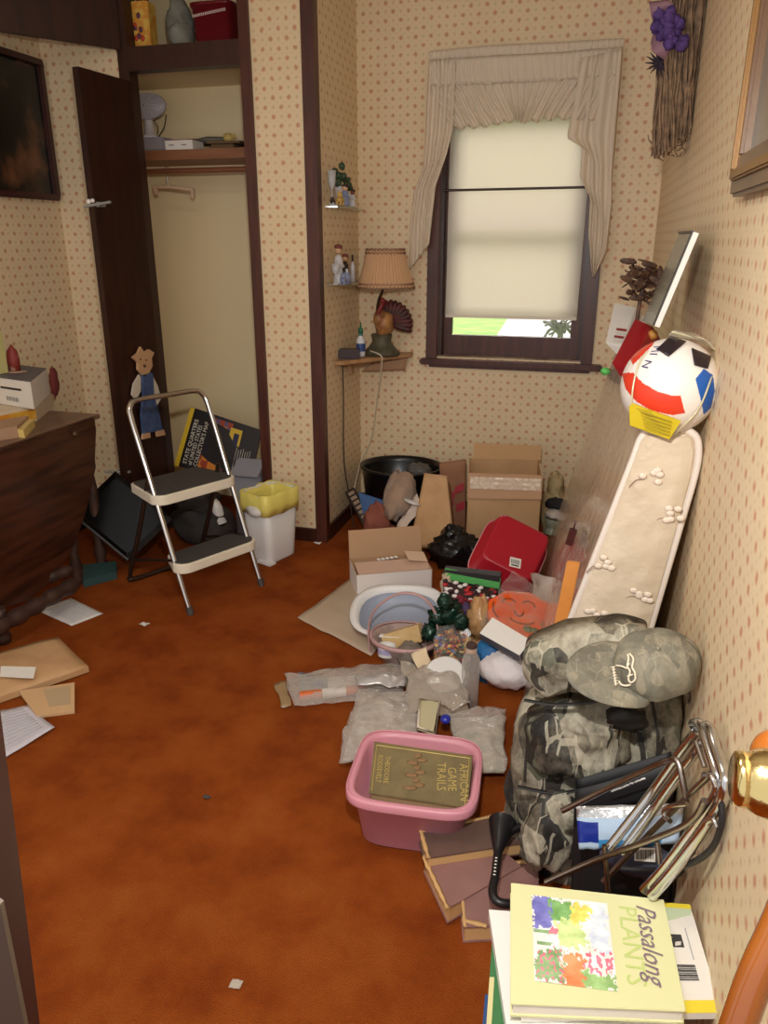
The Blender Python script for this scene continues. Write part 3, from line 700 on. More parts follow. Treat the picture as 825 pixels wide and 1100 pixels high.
fs += [[8, 9, 10, 11], [12, 13, 14, 15]]; vs += [ctr+(p-ctr)*.90-n_*.012 for p in o4]; fs += [[20, 21, 22, 23]]+[[i, (i+1) % 4, 20+(i+1) % 4, 20+i] for i in range(4)]
mb.add(vs, fs)
low = min(p.z for p in mb.v); mb.v = [p+V((0, 0, -low+.002)) for p in mb.v]
TUBB = M('gloss_black_plastic', (4, 4, 5), .3, spec=.3)
mb.build('tub_shell', TUBB, t, bev=.006)
mb = MB()
for f in (.3, .6): mb.tube([lip[0].lerp(lip[1], .02)+V((0, 0, -low)), lip[0].lerp(lip[1], .98)+V((0, 0, -low))], .007, 8); break
mb.build('rim', M('edge_highlight_grey', (70, 70, 72), .3), t)  # highlight along the lower left lip, put in as a grey tube
# drop-leaf table
TZ = .80; TXF = -2.36
TB = wood('table_mahogany', (48, 24, 15), (82, 44, 27), .3, 'y')
t = thing('drop_leaf_table', (-2.5, 2.7, 0), 'dark wooden drop leaf table standing folded along the left wall', 'table')
TOPM = M('table_top_worn', (104, 78, 62), .35, rgb2=(126, 96, 78), nscale=8)
mb = MB(); TB0 = -2.645; mb.slab([(TB0, 1.75, TZ), (TB0, 3.22, TZ), (TXF, 3.22, TZ), (TXF, 1.75, TZ)], (0, 0, -.022)); mb.build('tabletop', TOPM, t, bev=.004)
def lf(px, py): return Px(px, py, TXF+.01)
pl = [(-60, 505), (0, 477), (40, 461), (75, 448), (96, 443), (102, 447), (104, 462), (103, 490), (100, 520), (93, 550), (82, 582), (68, 608), (52, 628), (30, 645), (0, 655), (-60, 668)]
pts = [lf(x, y) for x, y in pl]
pts = [V((p.x, p.y, min(p.z, TZ-.004))) for p in pts]
pts[0].z = TZ-.004
mb = MB(); mb.slab(pts, (-.02, 0, 0)); mb.build('drop_leaf', TB, t, bev=.006)
mb = MB(); q = lf(78, 466)+V((.012, 0, 0)); mb.lathe([(0, 0), (.013, 0), (.011, .005), (0, .007)], q, RY(PI/2), 14); mb.build('brass_stud', M('dull_brass', (120, 100, 80), .4, .6), t)
LEGP = [(.030, 0), (.034, .02), (.022, .05), (.034, .09), (.020, .14), (.030, .22), (.022, .30), (.026, .44), (.018, .50), (.032, .54), (.032, .775)]
DL = M('leg_dark_wood', (54, 36, 30), .5, rgb2=(74, 50, 40), nscale=10)
for px, yy in ((84, 2.9), (110, 3.15)):
    xx = TXF-.05; py = min(range(560, 700), key=lambda k: abs(Px(px, k, xx).z)); q = Px(px, py, xx); q.z = 0
    mb = MB(); mb.lathe(LEGP, q, None, 16); mb.build('turned_leg', DL, t)
q0 = Pz(4, 690, 0.0)
for q in (V((-2.45, 2.36, 0)),):
    mb = MB(); mb.lathe([(.03, 0), (.036, .03), (.022, .06), (.03, .12), (.03, .16)], q0+V((0, 0, 0)), None, 16); mb.build('gate_foot', DL, t)
p1 = Pz(82, 626, .11); p2 = Pz(-30, 690, .11)
mb = MB(); n = 26; ps = [p1.lerp(p2, k/n) for k in range(n+1)]; mb.tube(ps, .03, 12, taper=[.026+.012*abs(math.sin(k*.7)) for k in range(n+1)]); mb.build('stretcher', DL, t)
p1 = Pz(76, 612, .14); p2 = Pz(-30, 650, .14)
mb = MB(); ps = [p1.lerp(p2, k/n) for k in range(n+1)]; mb.tube(ps, .024, 12, taper=[.02+.01*abs(math.sin(k*.9)) for k in range(n+1)]); mb.build('stretcher', DL, t)
# teal strip on floor under table
mb = MB(); c = [Pz(90, 632, .0), Pz(126, 622, .0), Pz(126, 610, .0), Pz(90, 614, .0)]; mb.slab(c, (0, 0, .04))
tag(mb.build('flat_box', M('teal_card', (44, 74, 74), .7), bev=.003), 'dull teal flat box lying on the carpet under the table edge', 'box')
# things on the table
def tb(px, py): return Pz(px, py, TZ)
q = tb(30, 452); ex = V((.0, 1, 0))
mb = MB(); A0 = tb(-30, 468); A1 = tb(40, 452); A2 = tb(58, 437)
mb.slab([A0, A1, A2, A2+(A0-A1)], (0, 0, .075)); mb.add([A0.lerp(A1, 0)+V((.004, -.004, .01)), A1+V((.002, -.004, .01)), A1+V((.002, -.004, .06)), A0+V((.004, -.004, .06))], [[0, 1, 2, 3]], 1)
mb.slab([A1.lerp(A2, .3)+V((0, 0, .0752)), A2+V((0, 0, .0752)), A2+(A0-A1)*.2+V((0, 0, .0752)), A1.lerp(A2, .3)+(A0-A1)*.2+V((0, 0, .0752))], (0, 0, .001), 2)
OB = tag(mb.build('food_carton', [M('carton_white', (214, 196, 170), .6), M('carton_orange', (216, 140, 30), .5, rgb2=(226, 180, 70), nscale=20), M('carton_redorange', (196, 84, 40), .5)]), 'orange and white carton under the white box on the table', 'carton')
z1 = TZ+.077
A0 = Pz(-24, 430, z1); A1 = Pz(37, 440, z1); A2 = Pz(54, 423, z1)
hb = .125
t = thing('appliance_box', tuple((A0+A2)/2), 'white box with a dark slot and grey printed top on the table', 'box')
mb = MB(); mb.slab([A0, A1, A2, A2+(A0-A1)], (0, 0, hb)); mb.build('box_body', WHITEC, t, bev=.002)
nrm = V((A1.y-A0.y, A0.x-A1.x, 0)).normalized(); nrm = nrm if nrm.dot(CAM-A0) > 0 else -nrm
ed = (A1-A0).normalized()
mb = MB()
def fr(u, z): return A0.lerp(A1, u)+V((0, 0, z))+nrm*.0015
mb.add([fr(.47, .078), fr(.83, .078), fr(.83, .088), fr(.47, .088)], [[0, 1, 2, 3]], 0)
for k in range(12): mb.add([fr(.55+.018*k, .024), fr(.55+.018*k+(.006 if k % 3 else .011), .024), fr(.55+.018*k+(.006 if k % 3 else .011), .044), fr(.55+.018*k, .044)], [[0, 1, 2, 3]], 1)
mb.slab([A0.lerp(A1, .35)+V((0, 0, hb+.002)), A1+V((0, 0, hb+.002)), A2+V((0, 0, hb+.002)), A2+(A0-A1)*.65+V((0, 0, hb+.002))], (0, 0, .0015), 2)
mc = (A0.lerp(A1, .62)+(A2-A1)*.5)+V((0, 0, hb+.004)); mb.lathe([(0, 0), (.045, 0), (.045, .001), (0, .001)], mc, None, 20, m=3, sx=1.0, sy=1.0)
mb.build('printed_panels', [BLACKP, M('barcode_grey', (110, 108, 106), .6), M('top_slate', (92, 92, 104), .5), M('print_salmon', (196, 160, 136), .5)], t)
mb = MB(); mb.ball(A2+V((.004, .035, .055)), (.016, .028, .075), amp=.3, seed=3); tag(mb.build('cloth_scrap', M('maroon_cloth', (112, 44, 42), .8)), 'maroon cloth hanging behind the white box on the table', 'cloth')
A0 = tb(-40, 480); A1 = tb(20, 470); A2 = tb(32, 458)
mb = MB(); mb.slab([A0, A1, A2, A2+(A0-A1)], (0, 0, .05)); mb.slab([A1+V((.002, 0, 0)), A1.lerp(A2, 1), A2+V((0, 0, .035)), A1+V((0, 0, .035))], (.03, 0, 0), 1)
tag(mb.build('small_carton', [M('carton_tan', (168, 134, 106), .7), M('carton_yellow', (222, 196, 120), .6)]), 'small tan carton at the front of the table', 'carton')
A0 = Pz(-30, 420, TZ); A1 = Py(7, 398, A2.y+.35)
mb = MB(); zb_ = z1+hb+.005; q = Pz(2, 401, zb_); hC = Py(2, 357, q.y).z-zb_; mb.box(q+V((-.012, 0, hC/2)), (.05, .06, hC))
for k in range(3): mb.box(q+V((-.012, -.031, .02+.035*k)), (.04, .003, .008), m=1)
tag(mb.build('cereal_box', [M('pale_yellow_green', (214, 206, 140), .6), M('print_tan', (190, 160, 100), .6)], bev=.002), 'pale yellow green upright box standing on the white box on the table', 'box')
mb = MB(); q = Pz(16, 398, zb_); hC = Py(16, 370, q.y).z-zb_; mb.lathe([(.026, 0), (.03, hC*.4), (.024, hC*.75), (.01, hC*.9), (.002, hC)], q, None, 14)
tag(mb.build('red_parcel', M('dull_red_wrap', (140, 52, 46), .6, rgb2=(200, 160, 140), nscale=9, lo=.55, hi=.62)), 'dull red pointed parcel standing on the white box on the table', 'parcel')
# left picture
pf = [Px(0, 51, XL+.02), Px(43, 63, XL+.02), Px(64, 216, XL+.02), Px(0, 211, XL+.02)]
yN = 2.75; yF = pf[1].y; zT = (pf[0].z+pf[1].z)/2; zB = (pf[2].z+pf[3].z)/2; yF = (pf[1].y+pf[2].y)/2
t = thing('framed_painting', (XL+.02, (yN+yF)/2, zB), 'dark framed painting hanging on the left wall', 'picture')
def frame(parent, x0, y0, y1, z0, z1, wd_, th, mat, nx=1):
    mb = MB()
    for a_, b_ in (((x0, y0, z0), (x0+th*nx, y1, z0+wd_)), ((x0, y0, z1-wd_), (x0+th*nx, y1, z1)), ((x0, y0, z0+wd_), (x0+th*nx, y0+wd_, z1-wd_)), ((x0, y1-wd_, z0+wd_), (x0+th*nx, y1, z1-wd_))): mb.bb(a_, b_)
    return mb.build('frame', mat, parent, bev=.004)
frame(t, XL+.002, yN, yF, zB, zT, .03, .03, M('picture_frame_dark', (64, 30, 28), .4))
DP = M('dark_painting', (10, 9, 8), .25, rgb2=(112, 70, 44), nscale=4.2, lo=.50, hi=.72)
mb = MB(); mb.bb((XL+.002, yN+.02, zB+.02), (XL+.014, yF-.02, zT-.02)); mb.build('canvas', DP, t)
# papers on floor left
def sheet(name, px, z, mat, label, cat, th=.0015, lines=0, amp=.004, m2=None):
    c = [Pz(x, y, z) for x, y in px]
    mb = MB(); mb.grid(lambda u, v: onq(c, u, v)+V((0, 0, .003+amp*abs(noise.noise(onq(c, u, v)*9)))), 10, 10)
    mats = [mat]
    if lines:
        mats.append(m2 or M('print_line', (186, 188, 196), .7))
        for k in range(lines):
            v = .12+.76*k/lines
            mb.grid(lambda u, vv: onq(c, .1+.75*u, v+vv*.02)+V((0, 0, .0042+amp*abs(noise.noise(onq(c, .1+.75*u, v+vv*.02)*9)))), 6, 1, m=1)
    return tag(mb.build(name, mats, solid=th), label, cat)
sheet('paper_sheet', [(76, 643), (111, 660), (77, 673), (41, 657)], .0, M('sheet_white', (222, 218, 216), .7), 'white paper lying on the carpet in front of table', 'paper', lines=9)
c = [Pz(-60, 716, .045), Pz(62, 684, .05), Pz(95, 716, .03), Pz(-50, 766, .03)]
t = thing('kraft_envelope', tuple(Pz(20, 725, 0)), 'bulky brown kraft envelope with white label at the left edge', 'envelope')
mb = MB(); mb.grid(lambda u, v: onq(c, u, v)+V((0, 0, .022*math.sin(PI*u)*math.sin(PI*v)+.004*noise.noise(onq(c, u, v)*12))), 14, 10)
o0 = len(mb.v); mb.grid(lambda u, v: V((onq(c, u, v).x, onq(c, u, v).y, .006)), 14, 10)
ring = [i for i in range(15)]+[15*j+14 for j in range(1, 11)]+[15*10+i for i in range(13, -1, -1)]+[15*j for j in range(9, 0, -1)]
for i in range(len(ring)): mb.f.append([ring[i], ring[(i+1) % len(ring)], o0+ring[(i+1) % len(ring)], o0+ring[i]]); mb.m.append(0); mb.sm.append(False)
mb.build('envelope_body', KRAFT, t)
mb = MB(); c2 = [Pz(1, 716, .072), Pz(39, 717, .068), Pz(36, 729, .062), Pz(0, 727, .064)]; mb.slab(c2, (0, 0, .002)); mb.build('address_label', WHITEC, t)
c = [Pz(20, 742, .03), Pz(80, 733, .03), Pz(80, 764, .012), Pz(40, 769, .012)]
mb = MB(); mb.slab(c, (0, 0, -.01)); mb.slab([p+V((0, 0, .0015)) for p in (onq(c, .42, .12), onq(c, .92, .1), onq(c, .9, .75), onq(c, .4, .75))], (0, 0, -.001), 1)
tag(mb.build('small_envelope', [M('pale_kraft', (206, 168, 124), .7), M('window_film', (186, 160, 128), .4)]), 'smaller pale brown envelope poking out from under the kraft envelope', 'envelope')
sheet('printed_page', [(-20, 768), (30, 759), (59, 783), (5, 815)], .004, M('page_lilac', (206, 202, 212), .6), 'white printed page at the left edge below the envelopes', 'page', lines=10, amp=.008)
for i, (x, y, lab) in enumerate(((155, 671, 'tiny white paper scrap on open carpet in front of the step stool'), (341, 584, 'tiny white scrap on the carpet near the alcove corner'))):
    q = Pz(x, y, .002); mb = MB(); crumple(mb, [q+V((-.02, -.012, 0)), q+V((.016, -.014, 0)), q+V((.02, .012, 0)), q+V((-.014, .014, 0))], 6, .006, 40)
    tag(mb.build('paper_scrap', WHITEC, solid=.001), lab, 'scrap')
q = Pz(253, 1058, .002); mb = MB(); crumple(mb, [q+V((-.014, -.012, 0)), q+V((.014, -.010, 0)), q+V((.015, .012, 0)), q+V((-.013, .01, 0))], 6, .004, 60)
tag(mb.build('plastic_scrap', M('scrap_plastic', (220, 210, 196), .12, alpha=.5), solid=.0008), 'small shiny clear plastic scrap on the carpet at the bottom', 'scrap')
q = Pz(222, 857, .002); mb = MB(); mb.ball(q+V((0, 0, .004)), (.012, .007, .004), amp=.5, fr=3)
tag(mb.build('lint_clump', M('grey_lint', (76, 72, 70), .9)), 'small grey clump of lint on the open carpet', 'lint')
# ================================================================ RIGHT WALL
RPH = M('right_picture_canvas', (84, 74, 62), .3, rgb2=(112, 98, 78), nscale=5)
GOLD = M('frame_brown_gold', (84, 54, 34), .35, rgb2=(108, 76, 42), nscale=14, stretch=(1, .2, .2))
pc = Pw(783, 212, .03); y1 = pc.y; y0 = .95; z0 = pc.z; z1 = 2.5
t = thing('picture_frame', (xw((y0+y1)/2), (y0+y1)/2, z0), 'brown and gold framed picture at the upper right on the right wall', 'picture')
def rwbox(mb, ya, yb, za, zb, o0, o1, m=0):
    P_ = [V((xw(ya)-o0, ya, za)), V((xw(yb)-o0, yb, za)), V((xw(yb)-o0, yb, zb)), V((xw(ya)-o0, ya, zb))]
    mb.slab(P_, (-(o1-o0), 0, 0), m)
mb = MB()
for ya, yb, za, zb in ((y0, y1, z0, z0+.075), (y0, y1, z1-.075, z1), (y0, y0+.075, z0+.075, z1-.075), (y1-.075, y1, z0+.075, z1-.075)): rwbox(mb, ya, yb, za, zb, .002, .03)
fr_ = mb.build('frame', GOLD, t, bev=.006)
mb = MB()
for ya, yb, za, zb in ((y0+.03, y1-.03, z0+.03, z0+.05), (y0+.03, y1-.03, z1-.05, z1-.03), (y1-.05, y1-.03, z0+.05, z1-.05), (y0+.03, y0+.05, z0+.05, z1-.05)): rwbox(mb, ya, yb, za, zb, .026, .04)
mb.build('gilt_moulding', M('gilt', (128, 88, 32), .4, .2), fr_, bev=.004)
mb = MB(); rwbox(mb, y0+.06, y1-.06, z0+.06, z1-.06, .003, .012); mb.build('canvas', RPH, t)
# dried twig swag
wy = 3.35
def wp(px, py, off): return Py(px, py, wy-off)
t = thing('twig_swag', tuple(wp(722, 160, .1)), 'dried twig swag with mauve ribbon hanging high in the right corner', 'swag')
rs = random.Random(3)
mb = MB()
for k in range(230):
    u = rs.random(); off = rs.uniform(0, .12)
    xt = 716+48*u; xb = 706+34*u
    yb_ = 165-28*u+rs.uniform(-14, 8); yt = -50
    pts = []
    for j in range(7):
        f = j/6; pts.append(wp(xt*(1-f)+xb*f+rs.uniform(-2.5, 2.5)+(4*math.sin(3*f+k)), yt*(1-f)+yb_*f, off+.02*math.sin(4*f+k)))
    mb.tube(smoothpath(pts, 3), .004, 5, taper=None)
for k in range(26):
    c = wp(702+34*rs.random(), 140+25*rs.random(), rs.uniform(0, .1)); r = rs.uniform(.015, .04); a0 = rs.random()*6
    mb.tube([c+V((math.cos(a0+q*.5)*r, rs.uniform(-.01, .01), math.sin(a0+q*.5)*r)) for q in range(8)], .0016, 4)
for p in mb.v: p.x = min(p.x, xw(p.y)-.004)
mb.build('twig_bundle', M('dry_twigs', (104, 82, 64), .8, rgb2=(150, 122, 94), nscale=30), t)
MAU = M('mauve_ribbon', (136, 100, 112), .6)
mb = MB(); ctl = [[(697, 2), (716, 0), (724, 4)], [(699, 14), (712, 12), (722, 18)], [(703, 30), (711, 26), (720, 34)], [(699, 46), (708, 44), (720, 50)], [(701, 56), (710, 62), (716, 66)]]
def rb(u, v):
    n = len(ctl)-1; k = min(int(v*n), n-1); f = v*n-k; m_ = 2; a_ = min(int(u*m_), 1); e = u*m_-a_
    x = (ctl[k][a_][0]*(1-e)+ctl[k][a_+1][0]*e)*(1-f)+(ctl[k+1][a_][0]*(1-e)+ctl[k+1][a_+1][0]*e)*f
    y = (ctl[k][a_][1]*(1-e)+ctl[k][a_+1][1]*e)*(1-f)+(ctl[k+1][a_][1]*(1-e)+ctl[k+1][a_+1][1]*e)*f
    return wp(x, y, .13+.02*math.sin(8*v+2*u))
mb.grid(rb, 8, 16); mb.build('ribbon', MAU, t, solid=.002)
mb = MB()
for k in range(22):
    c = wp(716+rs.gauss(0, 5)+ (8 if k > 12 else 0), (28 if k % 2 else 40)+rs.gauss(0, 7), .13+rs.uniform(0, .03)); mb.ball(c, .02, amp=.5, fr=4, nu=10, nv=7, seed=k)
mb.build('purple_flowers', M('purple_petals', (66, 44, 100), .8, rgb2=(92, 64, 130), nscale=30), t)
mb = MB()
for k in range(14):
    c = wp(708, 68, .12); a0 = k*PI/7; mb.tube([c, c+RT*.05*math.cos(a0)+UP*.05*math.sin(a0)+V((0, rs.uniform(-.02, .02), 0))], .005, 5, taper=[.007, .001])
mb.build('dark_seedhead', M('dark_seed', (44, 32, 48), .8), t)
# mattress leaning on the wall
YF_, YK_ = 1.98, 3.92
prof = [(112, 1.158), (.215, 1.190)]
TLx, TRx = .108, .252
def sec(y):
    k = (y-YF_)/(YK_-YF_)
    sh = -.042*k*1.0
    zt = 1.155+.03*k
    out = [(-.165, .003), (-.095, .30), (-.02, .60), (.05, .88), (.098, 1.07), (.112, 1.13), (.130, 1.158), (.165, 1.168), (.205, 1.164), (.238, 1.150), (.252, 1.115), (.252, 1.05), (.232, .90), (.20, .66), (.165, .40), (.125, .2), (.09, .003)]
    return [V((min(x+sh, xw(y)-.006), y, z*(1+.02*k))) for x, z in out]
TICK = M('mattress_ticking', (204, 186, 160), .45, rgb2=(214, 198, 174), nscale=7, bump=.5, bscale=26)
FILM = M('mattress_grey_film', (204, 182, 160), .2, rgb2=(216, 196, 174), nscale=5, bump=.6, bscale=14, spec=.9, coat=.4)
t = thing('mattress', (0, 2.9, 0), 'beige floral mattress in clear film standing on edge against the right wall', 'mattress')
mb = MB(); ys = [YF_+.03]+[YF_+.1+(YK_-YF_-.2)*k/10 for k in range(11)]+[YK_-.03]
rings = [sec(y) for y in ys]; n = len(rings[0]); vs = [p for r in rings for p in r]; fs = []
for j in range(len(ys)-1):
    for i in range(n): fs.append([j*n+i, j*n+(i+1) % n, (j+1)*n+(i+1) % n, (j+1)*n+i])
mb.add(vs, fs, 0, True); 
for r, yy, fl in ((rings[0], YF_, False), (rings[-1], YK_, True)):
    c = sum(r, V())/n; inn = [V((c.x+(p.x-c.x)*.90, yy, c.z+(p.z-c.z)*.985)) for p in r]
    o = len(mb.v); mb.v += list(r)+inn
    for i in range(n): mb.f.append([o+i, o+(i+1) % n, o+n+(i+1) % n, o+n+i]); mb.m.append(1); mb.sm.append(True)
    if not fl: mb.f.append([o+n+i for i in range(n)]); mb.m.append(1); mb.sm.append(False)
    # front panel filled as strips across its width
    mid = n//2
    if not fl:
        L_ = inn[:7]+[inn[7]]; R_ = inn[:8:-1]
        def at_(pl, v):
            tot = len(pl)-1; z0_ = max(L_[0].z, R_[0].z); z = z0_+v*(min(L_[-1].z, R_[-1].z)-z0_)
            for q in range(tot):
                if pl[q].z <= z <= pl[q+1].z or q == tot-1:
                    f = (z-pl[q].z)/max(1e-6, pl[q+1].z-pl[q].z); return pl[q].lerp(pl[q+1], max(0, min(1, f)))
        def fp(u, v):
            p = at_(L_, v).lerp(at_(R_, v), u)
            e = min(1, 6*u*(1-u))*min(1, 8*(1-v))
            cs = .004+.012*e+.0016*e*math.sin(2*PI*(v*11+.5*math.sin(PI*u*2)))*math.sin(PI*u*2.0)
            p.y -= cs; return p
        mb.grid(fp, 16, 70, m=1)
    else:
        mb.f.append([o+n+i for i in range(n)]); mb.m.append(0); mb.sm.append(False)
mb.build('mattress_body', [FILM, TICK], t)
r0 = rings[0]
PIPE = M('white_piping', (228, 216, 204), .35)
for idx in ((0, 1, 2, 3, 4, 5, 6), (8, 9, 10, 11, 12, 13, 14, 15, 16)):
    mb = MB(); mb.tube(smoothpath([r0[i]+V((0, -.016, 0)) for i in idx], 4), .0095, 8); mb.build('piping', PIPE, t)
rs = random.Random(5)
for (x, y) in ((700, 513), (652, 607), (640, 665), (724, 555), (690, 640)):
    c = Py(x, y, YF_-.031); mb = MB()
    for k in range(6): mb.ball(c+V((rs.uniform(-.022, .022), .012, rs.uniform(-.018, .018))), (.011, .003, .008), nu=8, nv=6, m=0)
    mb.tube(smoothpath([c+V((-.015, .014, -.01)), c+V((-.035, .016, -.015)), c+V((-.05, .018, -.035))]), .0016, 5, m=1)
    mb.build('printed_flower', [M('flower_pale', (224, 208, 190), .5), M('stem_brown', (150, 120, 100), .6)], t)
def Pm2(px, py, off=.0):
    best = None
    for k in range(400):
        t_ = 1.8+k*.006; p = CAM+ray(px, py)*t_
        if not (YF_-.2 < p.y < YK_+.2): continue
        sc_ = sec(p.y)
        for i in range(6):
            if sc_[i].z <= p.z <= sc_[i+1].z:
                xl = sc_[i].x+(sc_[i+1].x-sc_[i].x)*(p.z-sc_[i].z)/(sc_[i+1].z-sc_[i].z)-off
                if best is None or abs(p.x-xl) < best[0]: best = (abs(p.x-xl), p)
    return best[1]
# orange plank and film
q = [Py(609, 603, 2.06), Py(623, 605, 2.06), Py(609, 674, 2.03), Py(595, 672, 2.03)]
for a_, b_ in ((0, 3), (1, 2)):
    dn = q[b_]-q[a_]; q[b_] = q[a_]+dn*((q[a_].z-.003)/-dn.z); q[b_].y = 1.962
mb = MB(); mb.slab(q, (0, .012, 0)); tag(mb.build('wooden_board', M('orange_wood', (196, 124, 52), .45, rgb2=(210, 140, 64), nscale=10), bev=.003), 'narrow orange wooden board leaning against the side of mattress', 'board')
mb = MB(); cq = [Pm2(612, 560, .012), Pm2(636, 560, .012), Pm2(630, 600, .012), Pm2(594, 640, .012)]
mb.grid(lambda u, v: onq(cq, u, v)+V((-.03*abs(noise.noise(onq(cq, u, v)*14)), 0, 0)), 16, 20)
tag(mb.build('plastic_wrap', CLEAR2, solid=.001), 'clear crumpled plastic wrap hanging against the mattress above the orange board', 'wrap')
q = Pm2(617, 577, .03); mb = MB(); mb.box(q+V((-.01, 0, 0)), (.024, .02, .055), RY(.2)); mb.tube([q+V((-.005, 0, .025)), q+V((0, 0, .06))], .003, 6)
tag(mb.build('tag_holder', M('dark_red_tag', (70, 24, 22), .4), bev=.003), 'small dark red tag hanging against the mattress side', 'tag')
# things on top of the mattress
def mt(y): return 1.172*(1+.02*(y-YF_)/(YK_-YF_))
q = Py(661, 365, 2.95)
t = thing('white_card_box', tuple(q), 'white card box standing at the far end of the mattress top', 'box')
c = [Py(660, 325, 3.05), Py(683, 330, 3.05), Py(668, 372, 2.75), Py(650, 368, 2.75)]
mb = MB(); mb.slab(c, (.05, .03, -.05)); mb.build('box_body', WHITEC, t, bev=.002)
mb = MB()
for k in range(4): mb.slab([onq(c, .42+.0, .62+.09*k)+V((0, -.004, .002)), onq(c, .95, .60+.09*k)+V((0, -.004, .002)), onq(c, .95, .65+.09*k)+V((0, -.004, .002)), onq(c, .42, .67+.09*k)+V((0, -.004, .002))], (0, .002, 0), k % 2)
mb.build('printed_stripes', [M('stripe_red', (150, 50, 56), .5), M('stripe_white', (226, 216, 210), .5)], t)
mb = MB(); gq = Py(652, 381, 2.68); gq.z = mt(2.7)+.012; mb.ball(gq, (.016, .02, .012), amp=.3); tag(mb.build('green_lump', M('bright_green', (92, 186, 92), .5)), 'small bright green lump on the mattress edge below the white card box', 'lump')
c = [Py(682, 342, 2.62), Py(702, 351, 2.62), Py(672, 398, 2.30), Py(657, 390, 2.30)]
mb = MB(); mb.slab(c, (.03, .03, -.045)); e = onq(c, .8, .0); 
t = thing('red_box', tuple(c[3]), 'long narrow red box lying on mattress top beside the ball', 'box')
mb.build('box_body', M('red_carton', (164, 24, 36), .4), t, bev=.002)
mb = MB(); mb.ball(onq(c, .95, .12)+V((.01, -.01, -.01)), .016, nu=10, nv=8); mb.build('ribbon_button', M('ochre', (186, 130, 60), .5), t)
# dark leafy ornament
q = Py(686, 330, 2.95); rs = random.Random(11)
t = thing('leafy_ornament', tuple(q), 'dark brown leafy ornament standing behind the red box on the mattress', 'ornament')
mb = MB(); zb = mt(2.95); mb.lathe([(.04, 0), (.045, .02), (.03, .07), (.035, .11), (.012, .14)], (q.x, 2.95, zb), None, 14); mb.ball((q.x-.01, 2.93, zb+.10), .035, amp=.5, fr=4); mb.build('pot', M('black_pot', (18, 16, 20), .3), t)
mb = MB()
top = Py(692, 300, 2.95)
mb.tube(smoothpath([V((q.x, 2.95, zb+.12)), V((q.x+.0, 2.95, zb+.18)), top]), .008, 6)
for k in range(60):
    c_ = top+V((max(-.06, min(.06, rs.gauss(0, .035))), rs.gauss(0, .02), max(-.08, min(.06, rs.gauss(-.01, .04))))); mb.ball(c_, (.030, .003, .011), Matrix.Rotation(rs.random()*3, 3, V((rs.random(), rs.random(), rs.random())).normalized()), nu=8, nv=5)
mb.build('leaves', M('brown_leaves', (66, 44, 34), .6, rgb2=(104, 74, 54), nscale=30), t)
# leaning framed panel
A0, A1 = Py(745, 249, 2.26), Py(703, 350, 2.26); B0, B1 = Py(730, 250, 2.75), Py(690, 345, 2.75)
for p in (A0, B0): p.x = min(p.x, xw(p.y)-.012)
t = thing('leaning_panel', tuple(A1), 'thin grey framed panel with white edge leaning against the right wall on the mattress', 'panel')
nn = (A1-A0).cross(B0-A0).normalized()
if nn.x > 0: nn = -nn
low = (A1-A0).normalized()
mb = MB(); mb.slab([A0, A1, B1, B0], -nn*.012); mb.build('panel_face', M('panel_greygreen', (104, 106, 96), .25, rgb2=(134, 128, 112), nscale=3), t)
mb = MB(); mb.slab([A0+V((0, -.003, 0)), A1+V((0, -.003, 0)), A1+V((0, -.003, 0))-nn*.014, A0+V((0, -.003, 0))-nn*.014], (0, .006, 0)); mb.build('white_edge', WHITEC, t)
mb = MB(); mb.tube([A0+nn*.002, A1+nn*.002], .004, 6); mb.tube([A0+nn*.002, B0+nn*.002], .004, 6); mb.build('dark_binding', M('binding_dark', (48, 44, 40), .4), t)
# the packaged ball
BC = Py(719, 415, 2.02); BR_ = 50.5*S(BC)
zmt = 1.165
t = thing('packaged_ball', (BC.x, BC.y, BC.z-BR_), 'red white and blue ball in clear retail packaging on top of the mattress', 'ball')
red1 = [(668, 401), (680, 400), (690, 411), (705, 420), (722, 425), (731, 425), (736, 444), (722, 446), (700, 441), (684, 432), (672, 418)]
red2 = [(676, 384), (688, 372), (704, 366), (700, 372), (690, 382), (680, 392)]
blue = [(747, 407), (756, 396), (766, 403), (768, 420), (764, 438), (756, 446), (753, 430)]
yell = [(672, 440), (690, 430), (726, 442), (720, 470), (690, 470)]
def bmf(p):
    x, y = proj(p)
    if (p-BC).dot(CAM-BC) < 0: return 0
    if inpoly(x, y, red1) or inpoly(x, y, red2): return 1
    if inpoly(x, y, blue): return 2
    return 0
mb = MB(); mb.ball(BC, BR_, face_cam(), nu=260, nv=170, mf=bmf)
bs_ = mb.build('ball_skin', [M('ball_white', (234, 226, 218), .35, bump=.1, bscale=90), M('ball_red', (216, 62, 40), .35), M('ball_blue', (30, 92, 176), .35)], t)
mb = MB()
def onball(x, y, k=1.01):
    d = ray(x, y).normalized(); oc = CAM-BC; b_ = oc.dot(d); cc = oc.dot(oc)-(BR_*k)**2; dd = b_*b_-cc
    return CAM+d*(-b_-math.sqrt(max(dd, 0)))
for ch, (x, y) in zip('MIN', ((703, 372), (699, 379), (694, 386))):
    o = onball(x, y, 1.012); nb = (o-BC).normalized(); rr = (onball(x-3, y+5, 1.012)-o).normalized(); mb.text(ch, o, rr, nb.cross(rr), .030, 0)
mb.build('ball_lettering', M('letter_navy', (44, 48, 108), .4), bs_)
fcm = face_cam()
def bqa(x, y, ex=.05): return onball(x, y, 1+ex*.7)
def bq(x, y, k): return BC+(ray(x, y)*((BC-CAM).dot(FW))-(BC-CAM))-FW*(BR_*k)
mb = MB(); yq = [(679, 431), (693, 437), (733, 449), (719, 473), (680, 458)]
yp = [(677, 455), (680, 432), (700, 441), (729, 452), (735, 457), (718, 473)]
